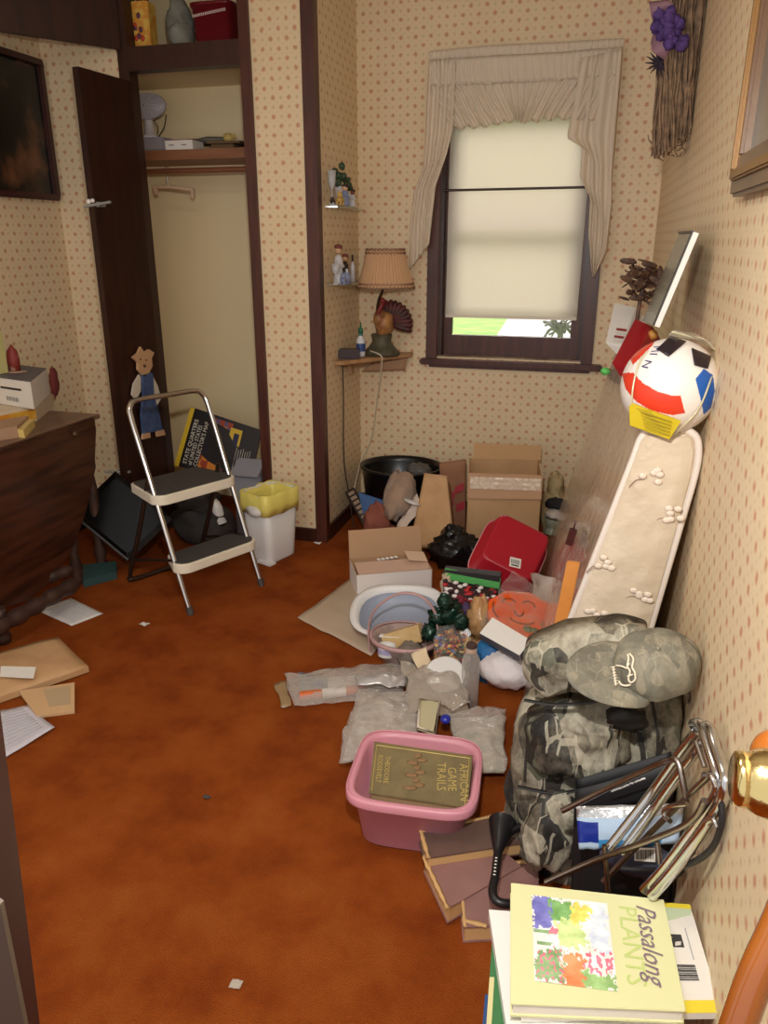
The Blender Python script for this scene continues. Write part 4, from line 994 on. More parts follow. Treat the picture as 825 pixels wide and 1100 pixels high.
mb.slab([onball(x, y, 1.24) for x, y in ((676, 436), (680, 433), (700, 441), (732, 452), (719, 472), (677, 457))], FW*.004)
mb.build('yellow_card', M('card_yellow', (232, 208, 50), .4), t)
mb = MB()
for k in range(5): mb.slab([onball(x, y, 1.262) for x, y in ((688+1.2*k, 442+4.2*k), (722-.6*k, 453+3.6*k), (722-.6*k, 453.8+3.6*k), (688+1.2*k, 442.8+4.2*k))], FW*.001)
mb.build('card_print', M('print_olive', (150, 136, 40), .5), t)
mb = MB(); 
for pl in (((706, 375), (720, 361), (737, 367), (718, 383)), ((743, 374), (764, 383), (760, 396), (746, 392))): mb.grid(lambda u, v: bqa(onq([V((x, y, 0)) for x, y in pl], u, v).x, onq([V((x, y, 0)) for x, y in pl], u, v).y, .05), 12, 12)
mb.build('black_card', M('card_black', (34, 24, 32), .25), t, solid=.003)
mb = MB()
for pl in (((716, 362, .2), (724, 354, -.1), (749, 355, -.2), (768, 367, -.1), (768, 381, .2), (745, 371, .55), (722, 361, .45)),):
    mb.slab([bq(*q) for q in pl], FW*.01)
mb.build('clear_lid', clearmat('clear_lid_plastic', .35, .5, (206, 196, 176)), t)
mb = MB(); mb.tube(smoothpath([bq(706, 372, .3), bqa(690, 384), bqa(681, 410), onball(678, 440, 1.14), onball(677, 456, 1.14)]), .0024, 6); mb.tube(smoothpath([bq(768, 380, .2), bqa(762, 412), bqa(750, 440), onball(731, 460, 1.12), onball(718, 473, 1.14)]), .0024, 6); mb.tube([bq(716, 360, .3), bq(745, 369, .45), bq(769, 382, .2)], .003, 6)
mb.build('plastic_edge', M('clear_edge', (214, 206, 170), .15, alpha=.7), t)
# ================================================================ ALCOVE
GSH = M('shelf_glass', (196, 200, 180), .08, alpha=.4)
FIG = {'w': M('fig_white', (206, 204, 208), .3), 'g': M('fig_green', (58, 78, 54), .6), 'b': M('fig_blue', (130, 140, 176), .3), 'y': M('fig_yellow', (196, 160, 84), .5), 'd': M('fig_dark', (50, 34, 32), .5), 'r': M('fig_redbrown', (120, 58, 50), .5), 's': M('fig_skin', (206, 166, 130), .6), 'c': M('fig_clear', (224, 226, 230), .06, alpha=.45)}
def glass_shelf(px0, px1, py, label):
    z = Py(365, py, 4.15).z
    mb = MB(); pts = [V((XJ+.002, 3.93, z))]
    pts += [V((XJ+.002+.135*math.sin(a), 4.02+.36*(1-math.cos(a))*.0+.0+.0, z)) for a in ()]
    pts = [V((XJ+.002, 3.92, z)), V((XJ+.06, 3.94, z)), V((XJ+.10, 4.0, z)), V((XJ+.115, 4.1, z)), V((XJ+.05, 4.44, z)), V((XJ+.002, 4.44, z))]
    mb.slab(pts, (0, 0, -.008)); return tag(mb.build('glass_shelf', GSH), label, 'shelf'), z
_, zs1 = glass_shelf(350, 383, 223, 'upper small glass shelf on the alcove side wall')
_, zs2 = glass_shelf(350, 383, 303, 'lower small glass shelf on the alcove side wall above the lamp')
def onshelf(px, z, x=XJ+.07): 
    lo, hi = 3.9, 4.46
    for _ in range(30):
        m_ = (lo+hi)/2
        if proj(V((x, m_, z)))[0] < px: lo = m_
        else: hi = m_
    return V((x, (lo+hi)/2, z))
def fig(kind, px, z, h, cols, label, name, x=XJ+.07, w=.03):
    c = onshelf(px, z+.001, x); mb = MB(); m_ = [FIG[k] for k in cols]
    if kind == 'doll':
        mb.lathe([(w, 0), (w*.95, .01), (w*.62, h*.45), (w*.75, h*.62), (w*.3, h*.72)], c, None, 14, m=0); mb.ball(c+V((0, 0, h*.82)), w*.62, nu=12, nv=8, m=1); mb.ball(c+V((0, .004, h*.90)), (w*.75, w*.75, w*.5), nu=12, nv=8, m=2, amp=.3)
        for s_ in (-1, 1): mb.tube([c+V((0, s_*w*.7, h*.62)), c+V((w*.6, s_*w*1.0, h*.4))], w*.22, 6, m=0)
    elif kind == 'glass':
        mb.lathe([(w*.8, 0), (w*.8, .004), (w*.18, .012), (w*.15, h*.45), (w*.8, h*.6), (w, h), (w*.93, h), (w*.7, h*.62), (.002, h*.52)], c, None, 16, m=0)
    elif kind == 'plant':
        mb.lathe([(w*.5, 0), (w*.7, h*.4), (w*.8, h*.45)], c, None, 12, m=0)
        for k in range(9): mb.ball(c+V((random.uniform(-w, w)*.7, random.uniform(-w, w)*.8, h*random.uniform(.5, .95))), w*.5, amp=.5, fr=4, nu=8, nv=6, m=1, seed=k)
    elif kind == 'bottle':
        mb.lathe([(w, 0), (w, h*.6), (w*.4, h*.75), (w*.4, h), ], c, None, 14, ms=[0, 0, 1, 1])
    elif kind == 'animal':
        mb.ball(c+V((0, 0, h*.42)), (w*.8, w*1.3, h*.3), m=0, nu=12, nv=8); mb.ball(c+V((w*.3, -w*1.1, h*.75)), w*.6, m=0, nu=10, nv=8)
        for sx_ in (-1, 1):
            for sy_ in (-1, 1): mb.tube([c+V((sx_*w*.4, sy_*w*.8, h*.4)), c+V((sx_*w*.4, sy_*w*.8, 0))], w*.22, 6, m=min(1, len(cols)-1))
            mb.tube([c+V((w*.3+sx_*w*.3, -w*1.1, h*.9)), c+V((w*.3+sx_*w*.35, -w*1.1, h*1.1))], w*.15, 5, m=0)
    return tag(mb.build(name, m_), label, 'figurine')
G1 = zs1; G2 = zs2
fig('animal', 353, G1, .035, 'dw', 'tiny dark and white animal figurine at the left of upper glass shelf', 'figurine', XJ+.05, .016)
fig('glass', 357, G1, .16, 'c', 'clear stemmed glass near the left of upper glass shelf', 'stem_glass', XJ+.045, .022)
fig('plant', 365, G1, .21, 'wg', 'dark green potted ornament, tallest on upper glass shelf', 'potted_ornament', XJ+.04, .036)
fig('plant', 374, G1, .15, 'wg', 'shorter dark green ornament right of the tallest one on upper glass shelf', 'potted_ornament', XJ+.035, .026)
fig('animal', 360, G1, .06, 'yy', 'yellowish animal figurine at the front of upper glass shelf', 'figurine', XJ+.09, .024)
fig('doll', 371, G1, .10, 'bsd', 'pale blue doll figurine in the middle of upper glass shelf', 'figurine', XJ+.095, .024)
fig('doll', 379, G1, .085, 'wrd', 'small white and red figurine at the right of upper glass shelf', 'figurine', XJ+.085, .018)
fig('glass', 352, G2, .10, 'c', 'small clear glass at the left of lower glass shelf', 'small_glass', XJ+.06, .024)
fig('doll', 364, G2, .20, 'wsr', 'tall red haired doll figurine on lower glass shelf', 'figurine', XJ+.05, .03)
fig('doll', 371, G2, .15, 'dsr', 'dark dressed doll figurine right of the red haired one', 'figurine', XJ+.045, .024)
fig('bottle', 379, G2, .14, 'wd', 'slim white bottle with dark stopper at the right of lower glass shelf', 'bottle', XJ+.06, .013)
fig('animal', 362, G2, .055, 'bb', 'pale blue animal figurine in the front of lower glass shelf', 'figurine', XJ+.10, .022)
fig('bottle', 373, G2, .075, 'bw', 'small pale blue bottle in the front of lower glass shelf', 'bottle', XJ+.10, .018)
# corner shelf
LZ = .985
s0 = Pz(358, 388, LZ); s1 = Pz(443, 379, LZ)
t = thing('corner_shelf', (XJ+.1, 4.35, LZ-.1), 'unpainted wooden corner shelf in the alcove under the lamp', 'shelf')
mb = MB(); mb.slab([(XJ+.001, s0.y, LZ), (XJ+.05, s0.y, LZ), (s1.x, YB-.06, LZ), (s1.x, YB-.001, LZ), (XJ+.001, YB-.001, LZ)], (0, 0, -.02)); mb.build('board', TAN, t, bev=.002)
mb = MB(); q = Py(379, 402, 4.2); mb.box((XJ+.03, 4.22, LZ-.06), (.02, .05, .08)); mb.build('bracket', TAN, t, bev=.002)
pq = [Py(396, 392, 4.40), Py(438, 383, 4.44), Py(435, 398, 4.44), Py(388, 399, 4.40)]
mb = MB(); mb.grid(lambda u, v: onq(pq, u, v)+V((0, -.006*math.sin(6*u), 0)), 8, 4); mb.build('hanging_paper', M('paper_tan', (176, 138, 106), .7), t, solid=.001)
# rooster lamp
lc = Pz(413, 378, LZ); lc.z = LZ+.001
lc = V((lc.x-.02, 4.30, LZ+.001))
t = thing('table_lamp', tuple(lc), 'turkey shaped table lamp with pleated tan shade on the corner shelf', 'lamp')
sl_ = S(lc)
tp = Py(414, 268, 4.30); bt_ = Py(414, 308, 4.30)
def L_(px, py, dy=0.0): return Py(px, py, 4.30-dy)
mb = MB(); mb.lathe([(.075, 0), (.08, .012), (.07, .03), (.055, .05), (.04, .08), (.045, .12)], V((L_(410, 375).x, 4.30, LZ+.001)), None, 22, sx=1.35)
mb.build('stump_base', M('lamp_olive', (92, 84, 60), .6, rgb2=(66, 62, 46), nscale=20), t)
mb = MB(); mb.ball(L_(413, 348), (.052, .06, .07), RY(.25), amp=.12); mb.ball(L_(408, 342, .02), (.036, .05, .05)); mb.build('turkey_body', M('turkey_tan', (190, 140, 80), .5, rgb2=(120, 70, 44), nscale=14), t)
mb = MB(); mb.tube(smoothpath([L_(410, 344, .03), L_(407, 336, .05), L_(411, 326, .05), L_(412, 323, .06)]), .014, 8); mb.ball(L_(411, 323, .06), .016, nu=10, nv=8); mb.tube([L_(412, 323, .06), L_(416, 325, .075)], .005, 6); mb.build('turkey_head', M('turkey_red', (120, 36, 30), .5), t)
mb = MB()
for k in range(11):
    a = -1.0+k*.23; d = V((math.sin(a+.55), 0, math.cos(a+.55))); o = L_(419, 348, -.03); mb.ball(o+d*.065, (.02, .012, .06), Matrix.Rotation(a+.55, 3, 'Y'), nu=10, nv=8)
    mb.ball(o+d*.105+V((0, .01, 0)), (.018, .010, .03), Matrix.Rotation(a+.55, 3, 'Y'), nu=8, nv=6)
mb.build('tail_feathers', M('tail_maroon', (92, 34, 30), .6, rgb2=(60, 30, 26), nscale=22), t)
mb = MB(); mb.tube(smoothpath([L_(406, 350, -.02), L_(405, 335, -.02), L_(407, 322, -.01), L_(411, 312, 0), L_(413, 300, 0)]), .008, 8); mb.build('lamp_stem', M('stem_bronze', (70, 50, 34), .35, .6), t)
SHADE = bpy.data.materials.new('pleated_shade'); SHADE.use_nodes = True
g = NT(SHADE); bs = g.n['Principled BSDF']; bs.inputs['Base Color'].default_value = lin((206, 164, 124)); bs.inputs['Roughness'].default_value = .8
rt_ = 20*S(tp); rb_ = 31*S(bt_); hh_ = tp.z-bt_.z
mb = MB()
def shd(u, v):
    a = 2*PI*u; r = (rb_*(1-v)+rt_*v)*(1-.06*math.sin(PI*v))+.0035*math.sin(48*a)
    return V((tp.x+r*math.cos(a), 4.30+r*math.sin(a), bt_.z+hh_*v))
mb.grid(shd, 240, 8); ls_ = mb.build('lamp_shade', SHADE, t, solid=.0015)
mb = MB()
for z_, r_, n_ in ((bt_.z-.002, rb_, 46), (bt_.z+.018, rb_*.955, 44), (tp.z, rt_, 30), (tp.z-.018, rt_*1.04, 30)):
    mb.tube([V((tp.x+(r_+.004)*math.cos(2*PI*k/(n_*2)), 4.30+(r_+.004)*math.sin(2*PI*k/(n_*2)), z_+(.005 if k % 2 else -.005))) for k in range(n_*2)], .0028, 5, closed=True)
mb.build('lace_trim', M('lace_brown', (150, 110, 92), .8), ls_)
mb = MB(); q = V((L_(392, 370).x, 4.22, LZ+.001)); mb.lathe([(.024, 0), (.026, .01), (.026, .09), (.012, .115), (.010, .13), (.014, .13), (.014, .155), (.006, .16), (.004, .19)], q, None, 18, ms=[0, 0, 0, 2, 1, 1, 1, 1]); mb.lathe([(.0265, .03), (.0265, .075)], q, None, 18, m=3, cap=False)
tag(mb.build('spray_bottle', [M('bottle_white', (216, 218, 222), .35), M('bottle_green', (48, 110, 80), .4), M('bottle_teal', (90, 140, 130), .3), M('label_blue', (60, 84, 140), .4)]), 'white bottle with blue label and green top beside the lamp', 'bottle')
mb = MB(); q = V((Py(377, 385, 4.16).x, 4.13, LZ+.001)); mb.box(q+V((0, 0, .027)), (.12, .08, .052), RZ(.25)); ob = mb.build('clock_radio', M('radio_maroon', (50, 22, 24), .3), bev=.006)
tag(ob, 'dark maroon clock radio at the left end of corner shelf', 'radio')
CORDW = M('cord_cream', (206, 194, 172), .5); CORDB = M('cord_brown', (74, 54, 44), .5)
mb = MB(); pts = [Py(398, 377, 4.20), Py(409, 382, 4.17), Py(410, 392, 4.18), Py(405, 430, 4.28), Py(399, 470, 4.34), Py(388, 495, 4.3), Py(384, 510, 4.2), Py(379, 532, 4.05)]
tag(mb.tube(smoothpath(pts, 8), .0042, 6).build('lamp_cord', CORDW), 'cream electric cord hanging from the corner shelf to the power strip', 'cord')
mb = MB(); pts = [Px(368, 392, XJ+.008), Px(369, 430, XJ+.008), Px(369, 470, XJ+.008), Px(370, 500, XJ+.01), Px(374, 526, XJ+.03), Px(377, 545, XJ+.05), V((XJ+.06, 4.12, .006)), V((XJ+.09, 4.05, .006))]
tag(mb.tube(smoothpath(pts, 8), .004, 6).build('electric_cable', CORDB), 'thin brown electric cord running down the alcove side wall', 'cord')
# ================================================================ PILE BY THE BACK WALL
def up_off(p, z): return V((p.x, p.y, z))
# black tub
c = Py(431, 540, 4.20); c.z = .002
rB = 45*S(Py(431, 500, 4.20)); hB = Py(431, 493, 4.33).z
mb = MB(); mb.lathe([(.80, 0), (.84, .01), (1.0, hB-.02), (1.05, hB-.015), (1.06, hB), (1.0, hB), (.96, hB-.03), (.80, .03)], c, None, 48, sx=rB*.95, sy=.2)
tag(mb.build('laundry_tub', M('tub_black', (12, 12, 13), .3)), 'big round black plastic tub against the wall in the alcove corner', 'tub')
mb = MB(); q = Py(450, 505, 4.2); mb.ball(q, (.07, .06, .04), amp=.5, fr=3); tag(mb.build('plastic_bag', M('smoke_plastic', (120, 116, 112), .25, alpha=.55)), 'smoky clear plastic sticking out of the big black tub', 'bag')
# power strip
a_, b_ = Py(376, 527, 4.06), Py(398, 566, 3.92)
d_ = (b_-a_).normalized(); t = thing('power_strip', tuple(b_), 'dark patterned power strip leaning in the alcove corner where the cords end', 'power strip')
sd = d_.cross(FW).normalized(); fr2 = sd.cross(d_).normalized()
R3 = Matrix((sd, fr2, d_)).transposed()
mb = MB(); mb.box((a_+b_)/2, (.06, .035, (b_-a_).length), R3); mb.build('strip_body', M('strip_dark', (34, 26, 24), .4), t, bev=.004)
fs_ = -1 if fr2.dot(FW) > 0 else 1
for k in range(6):
    mb = MB(); mb.box((a_+d_*(.03+.034*k))+fr2*fs_*.019, (.036, .004, .022), R3); mb.build('socket', M('socket_tan', (150, 126, 104), .5), t, bev=.001)
# loose things in front of the tub
cq = [Py(385, 529, 4.02), Py(412, 538, 3.98), Py(404, 562, 3.9), Py(390, 552, 3.92)]
mb = MB(); mb.slab(cq, (.0, .012, 0)); tag(mb.build('blue_folder', M('folder_blue', (64, 100, 150), .5)), 'blue folder corner sticking out beside the power strip', 'folder')
mb = MB(); q = Py(406, 562, 3.84); mb.ball(q, (.075, .06, .11), amp=.4, fr=3, seed=2); mb.ball(up_off(q, .07)+V((.03, 0, 0)), (.09, .07, .07), amp=.3, seed=4)
mb.v = [V((p.x, p.y, max(p.z, .004))) for p in mb.v]
tag(mb.build('red_cloth', M('brick_red_cloth', (128, 66, 54), .85, rgb2=(148, 90, 72), nscale=12)), 'brick red crumpled cloth in front of the black tub', 'cloth')
d_ = (Py(438, 512, 3.96)-Py(422, 556, 3.82)); q = Py(430, 533, 3.88)
mb = MB(); sd = d_.normalized().cross(FW).normalized(); fr3 = sd.cross(d_.normalized()); R4 = Matrix((sd, fr3, d_.normalized())).transposed()
mb.ball(q, (.075, .06, .14), R4, amp=.28, fr=3, seed=8, nu=28, nv=18); mb.ball(q+sd*.06+V((0, .02, .02)), (.03, .03, .11), R4, amp=.3, seed=3)
tag(mb.build('rolled_towel', M('taupe_towel', (168, 140, 118), .9, rgb2=(126, 116, 108), nscale=8, bump=.4)), 'taupe and grey rolled cloth leaning out of the black tub', 'cloth')
cq = [Py(432, 552, 3.86), Py(449, 530, 3.92), Py(452, 545, 3.84), Py(428, 585, 3.70)]
mb = MB(); crumple(mb, cq, 12, .02, 9, 3, up=V((0, -1, .3))); tag(mb.build('white_papers', M('pale_paper', (224, 206, 192), .7), solid=.002), 'pale crumpled papers wedged between rolled cloth and kraft bag', 'paper')
mb = MB(); q = Py(443, 540, 3.83); mb.lathe([(0, 0), (.045, .0), (.05, .008), (0, .01)], q, R4 @ RX(.4), 20, sy=1.3); tag(mb.build('white_plate', WHITEP), 'small white dish peeking out beside the kraft bag', 'dish')
# kraft bags
def bag(name, quad, dep, mat, label, extra=None):
    q = [V(p) for p in quad]; t = thing(name, tuple((q[2]+q[3])/2), label, 'bag')
    nb = (q[1]-q[0]).cross(q[3]-q[0]).normalized(); nb = nb if nb.y > 0 else -nb
    def side_(o):
        def fn(u, v): return onq(q, u, v)+nb*o*(1 if o else 0)+nb*(.016*noise.noise(onq(q, u, v)*9+V((o*9, 0, 0)))+.008*abs(noise.noise(onq(q, u, v)*24)))
        return fn
    mb = MB(); mb.grid(side_(0), 14, 16); mb.grid(side_(dep), 14, 16)
    for e in (0, 1): mb.grid(lambda u, v, e=e: side_(0)(e, v).lerp(side_(dep)(e, v), u)+(q[1]-q[0]).normalized()*(-.02 if e else .02)*math.sin(PI*u)*(1-.3*v), 4, 16)
    mb.grid(lambda u, v: side_(0)(u, 1).lerp(side_(dep)(u, 1), v), 14, 2)
    mb.build('bag_body', mat, t, weld=True, solid=.0012)
    return t, q, nb
bag('printed_paper_bag', [Py(472, 498, 4.14), Py(501, 494, 4.18), Py(500, 568, 4.12), Py(476, 572, 4.06)], .10, M('kraft_brown', (150, 104, 76), .75, rgb2=(164, 118, 86), nscale=8), 'brown paper bag with red print standing between kraft bag and cardboard box')
t_, q_, n_ = COL.objects[-2], [Py(472, 498, 4.14), Py(501, 494, 4.18), Py(500, 568, 4.12), Py(476, 572, 4.06)], None
t_ = bpy.data.objects['printed_paper_bag']
nb = (q_[1]-q_[0]).cross(q_[3]-q_[0]).normalized(); nb = nb if nb.y > 0 else -nb
mb = MB()
for u0, v0, u1, v1 in ((.25, .42, .55, .52), (.55, .32, .9, .43), (.6, .58, .95, .7), (.3, .55, .5, .62)):
    mb.slab([onq(q_, u0, v0+.04)-nb*.012, onq(q_, u1, v0)-nb*.012, onq(q_, u1, v1)-nb*.012, onq(q_, u0, v1+.04)-nb*.012], nb*.001)
mb.build('red_print', M('print_crimson', (178, 44, 58), .6), t_)
bag('kraft_bag', [Py(456, 508, 3.92), Py(480, 511, 3.92), Py(488, 588, 3.70), Py(440, 586, 3.70)], .13, KRAFT, 'plain kraft paper bag slumped in front of the big black tub')
# cardboard box
BXc = [Py(502, 508, 3.86), Py(583, 510, 3.92)]
zt_ = BXc[0].z; bl_ = V((BXc[0].x+.005, BXc[0].y, 0)); br_ = V((BXc[1].x, BXc[1].y, 0))
wv = br_-bl_; dv = V((-wv.y, wv.x, 0)).normalized()*.30
t = thing('cardboard_box', tuple((bl_+br_+dv)/2), 'big brown cardboard box with shiny tape and one raised flap near the window wall', 'box')
Zt = V((0, 0, zt_)); mb = MB()
mb.slab([bl_, br_, br_+Zt, bl_+Zt], dv*.012); mb.slab([bl_+dv, br_+dv, br_+dv+Zt, bl_+dv+Zt], -dv*.012)
mb.slab([bl_, bl_+dv, bl_+dv+Zt, bl_+Zt], wv.normalized()*.004); mb.slab([br_, br_+dv, br_+dv+Zt, br_+Zt], -wv.normalized()*.004); mb.slab([bl_, br_, br_+dv, bl_+dv], V((0, 0, .004)))
mb.build('carton_body', CARD, t)
f0 = Py(515, 478, bl_.y+.30); hf = f0.z-zt_
mb = MB(); mb.slab([bl_+dv+Zt+wv*.06, br_+dv+Zt+wv*.03, br_+dv*1.05+Zt+wv*.03+V((0, 0, hf)), bl_+dv*1.05+Zt+wv*.06+V((0, 0, hf+.005))], dv*.012); mb.build('raised_flap', M('corrugated_inner', (196, 156, 112), .8), t)
mb = MB(); fd_ = -dv.normalized()*.006; mb.slab([bl_+Zt+fd_, br_+Zt*.99+fd_, br_+Zt*.72+fd_*2.4, bl_+Zt*.70+fd_*2.4], fd_*.3); mb.build('folded_flap', M('corrugated_pale', (192, 152, 118), .75), t)
mb = MB(); ft = fd_*2.6
mb.grid(lambda u, v: bl_+wv*(.03+.95*u)+Zt*(.965-.14*v)+fd_*(1.9+.8*v)+fd_*.9*abs(noise.noise(V((u*14, v*2.5, 0)))), 80, 10); mb.build('packing_tape', M('tape_shiny', (226, 206, 182), .1, spec=1.0, bump=.5, bscale=22, coat=1.0), t)
# stuff right of the box
for (x, y, yy, r, rgb, rgb2, lab, nm, cat, sd_) in (
    (597, 522, 4.2, (.045, .06, .08), (196, 172, 132), (170, 150, 104), 'beige cloth heaped right of the cardboard box', 'beige_cloth', 'cloth', 1),
    (598, 541, 4.1, (.06, .05, .03), (24, 22, 24), (40, 38, 40), 'black cloth lying on the heap right of the cardboard box', 'black_cloth', 'cloth', 2),
    (597, 552, 4.05, (.06, .06, .022), (202, 190, 172), (160, 150, 150), 'striped pale cloth below the black cloth by the cardboard box', 'striped_cloth', 'cloth', 3)):
    q = Py(x, y, yy); mb = MB(); mb.ball(q, r, amp=.35, fr=3, seed=sd_)
    if nm == 'beige_cloth': mb.ball(up_off(q, .16), (.075, .09, .16), amp=.25, seed=5)
    tag(mb.build(nm, M(nm, rgb, .85, rgb2=rgb2, nscale=16)), lab, cat)
q = Pz(593, 583, 0); mb = MB(); mb.lathe([(.03, 0), (.036, .005), (.042, .085), (.030, .095), (.044, .11), (.05, .17), (.044, .17), (.036, .1)], q+V((-.005, 0, 0)), None, 20)
tag(mb.build('ceramic_vase', M('vase_sage', (170, 172, 146), .35)), 'pale sage green vase standing right of the cardboard box', 'vase')
cq = [Py(600, 560, 3.75), Py(612, 562, 3.5), Py(604, 636, 3.05), Py(572, 632, 3.1)]
q0 = Pz(575, 625, .002); q1 = Pz(604, 632, .002); q2 = Pz(612, 585, .002); q3 = Pz(602, 575, .002)
mb = MB(); crumple(mb, [q0, q1, V((q2.x-.09, q2.y, 0)), V((q3.x-.09, q3.y, 0))], 16, .03, 7, 5, lift=.05); tag(mb.build('shaded_carpet', M('shaded_carpet_brown', (104, 58, 40), .85, rgb2=(126, 74, 50), nscale=8), solid=.004), 'red brown sheet standing in for shaded carpet between red dish pan and mattress', 'cloth')  # carpet in shade, put in as a darker crumpled sheet
# black bag
mb = MB(); q = Pz(487, 612, 0); mb.ball(q+V((0, .06, .07)), (.14, .10, .10), amp=.4, fr=3.4, seed=12, nu=30, nv=18); mb.ball(q+V((-.02, .10, .15)), (.07, .06, .06), amp=.4, fr=3, seed=13); mb.v = [V((p.x, p.y, max(p.z, .003))) for p in mb.v]
tag(mb.build('bin_bag', M('bin_bag_black', (14, 14, 16), .22, bump=.6, bscale=22)), 'black plastic bin bag bundled in front of the kraft bag', 'bag')
# red dish pan
qc = [Py(538, 551, 3.42), Py(594, 583, 3.42), Py(566, 628, 3.2), Py(508, 602, 3.2)]
cc = sum(qc, V())/4; uX = ((qc[1]+qc[2])-(qc[0]+qc[3])).normalized(); vY = ((qc[0]+qc[1])-(qc[3]+qc[2])).normalized(); vY = (vY-uX*uX.dot(vY)).normalized(); nZ = uX.cross(vY)
R5 = Matrix((uX, vY, nZ)).transposed(); wX = (qc[1]-qc[0]).length/2; wY = (qc[0]-qc[3]).length/2
t = thing('red_dish_pan', tuple(cc-vY*wY), 'red plastic dish pan tipped on its side with a barcode sticker on its bottom', 'dish pan')
REDP = M('red_plastic', (172, 22, 40), .38)
mb = MB(); mb.lathe([(1.06, -.10), (1.06, -.092), (1.0, -.092), (.86, .03), (.80, .036), (.72, .033)], cc, R5, 56, sx=wX*1.06, sy=wY*1.06, sup=9, cap=False, endcap=True); ps_ = mb.build('pan_shell', REDP, t, solid=.003)
mb = MB(); mb.lathe([(1.075, -.103), (1.085, -.098), (1.075, -.090)], cc, R5, 56, sx=wX*1.06, sy=wY*1.06, sup=6, cap=False); mb.build('rim', M('rim_pink', (210, 150, 150), .4), t, solid=.004)
sb = CAM+ray(553.5, 604.5)*((cc+nZ*.034-CAM).dot(nZ)/ray(553.5, 604.5).dot(nZ))
R6 = R5 @ RZ(.28)
mb = MB(); mb.box(sb, (.052, .048, .001), R6, 0)
for k in range(11): mb.box(sb+R6 @ V((-.018+.0036*k, .004, .001)), (.0012 if k % 3 else .0022, .022, .0006), R6, 1)
mb.box(sb+R6 @ V((0, -.014, .001)), (.034, .006, .0006), R6, 1)
mb.build('barcode_sticker', [WHITEC, M('barcode_black', (40, 38, 40), .6)], ps_)
# white carton with open flaps
bl = Pz(383, 641, .0); br = Pz(464, 634, .0); wv = br-bl; dn_ = V((-wv.y, wv.x, 0)).normalized(); dB = .21
hF = Py(422, 614.5, (bl.y+br.y)/2).z
t = thing('white_carton', tuple((bl+br)/2+dn_*dB/2), 'open white carton with tan inside and raised back flap on the carpet', 'carton')
Z_ = V((0, 0, 1)); mb = MB()
mb.slab([bl, br, br+Z_*hF, bl+Z_*hF], dn_*.004, 0, 1)
mb.slab([bl, bl+dn_*dB, bl+dn_*dB+Z_*hF, bl+Z_*hF], wv.normalized()*.004, 0, 1); mb.slab([br, br+dn_*dB, br+dn_*dB+Z_*hF, br+Z_*hF], -wv.normalized()*.004, 0, 1)
mb.slab([bl, br, br+dn_*dB, bl+dn_*dB], Z_*.004, 1); mb.slab([bl+dn_*dB, br+dn_*dB, br+dn_*dB+Z_*hF, bl+dn_*dB+Z_*hF], -dn_*.004, 1)
CI2 = M('carton_tan_inside', (190, 152, 116), .75)
mb.build('carton_body', [M('carton_white_out', (236, 230, 226), .6), CI2], t)
zf = Py(416, 574, bl.y+dB).z
mb = MB(); mb.slab([bl+dn_*dB+Z_*hF-wv*.0, br+dn_*dB+Z_*hF-wv*.0, br+dn_*(dB+.02)+V((0, 0, zf))-wv*.02, bl+dn_*(dB+.02)+V((0, 0, zf))-wv*.0], dn_*.004); mb.build('raised_flap', CI2, t)
mb = MB(); mb.slab([bl+dn_*.005+Z_*hF+wv*.03, br+dn_*.005+Z_*hF-wv*.03, br+dn_*.10+Z_*(hF+.018)-wv*.02, bl+dn_*.10+Z_*(hF+.02)+wv*.02], Z_*.003); mb.build('folded_flap', M('carton_pinkish', (202, 168, 146), .75), t)
mb = MB(); mb.slab([br+dn_*.06+Z_*(hF+.03)-wv*.28, br+dn_*.05+Z_*(hF+.02)-wv*.03, br+dn_*.12+Z_*(hF+.04)-wv*.04, br+dn_*.13+Z_*(hF+.05)-wv*.30], Z_*.003); mb.build('side_flap', M('carton_pale_inside', (212, 180, 150), .75), t)
mb = MB()
for k in range(5): mb.ball(bl+wv*(.35+.06*k)+dn_*(.115+.004*k)+Z_*(hF+.022), (.012, .006, .006), amp=.5, seed=k, nu=8, nv=6)
mb.build('torn_edge', WHITEC, t)
# milky sheet under it
c4 = [Pz(320, 665, .004), Pz(379, 620, .004), Pz(452, 650, .006), Pz(399, 705, .004)]
mb = MB(); crumple(mb, c4, 18, .004, 6, 2, lift=.012); tag(mb.build('milky_bag', M('milky_plastic', (206, 184, 160), .3, alpha=.8), solid=.001), 'flat milky plastic bag with its corner pointing left on the carpet', 'bag')
# white basin with grey blue inside
cb = Pz(428, 662, .09); s_ = S(cb)
Rb = RX(.30) @ RZ(.15)
t = thing('white_basin', (cb.x, cb.y, 0), 'shallow white oval basin with grey blue inside in front of the white carton', 'basin')
mb = MB(); mb.lathe([(.70, -.085), (.74, -.083), (1.0, -.005), (1.10, 0), (1.10, .006), (.97, .004), (.90, -.02)], cb, Rb, 48, sx=49*s_/1.1*1.06, sy=.15, sup=2.6, cap=True)
mb.f.pop(); mb.m.pop(); mb.sm.pop()
lowz = min(p.z for p in mb.v); mb.v = [p+V((0, 0, .004-lowz)) for p in mb.v]; mb.build('basin_body', WHITEP, t)
mb = MB(); mb.lathe([(.905, -.02), (.72, -.072), (.0, -.074)], cb+V((0, 0, .004-lowz)), Rb, 48, sx=49*s_/1.1*1.06, sy=.15, sup=2.6, cap=False); mb.build('basin_lining', M('lining_greyblue', (150, 158, 176), .45), t)
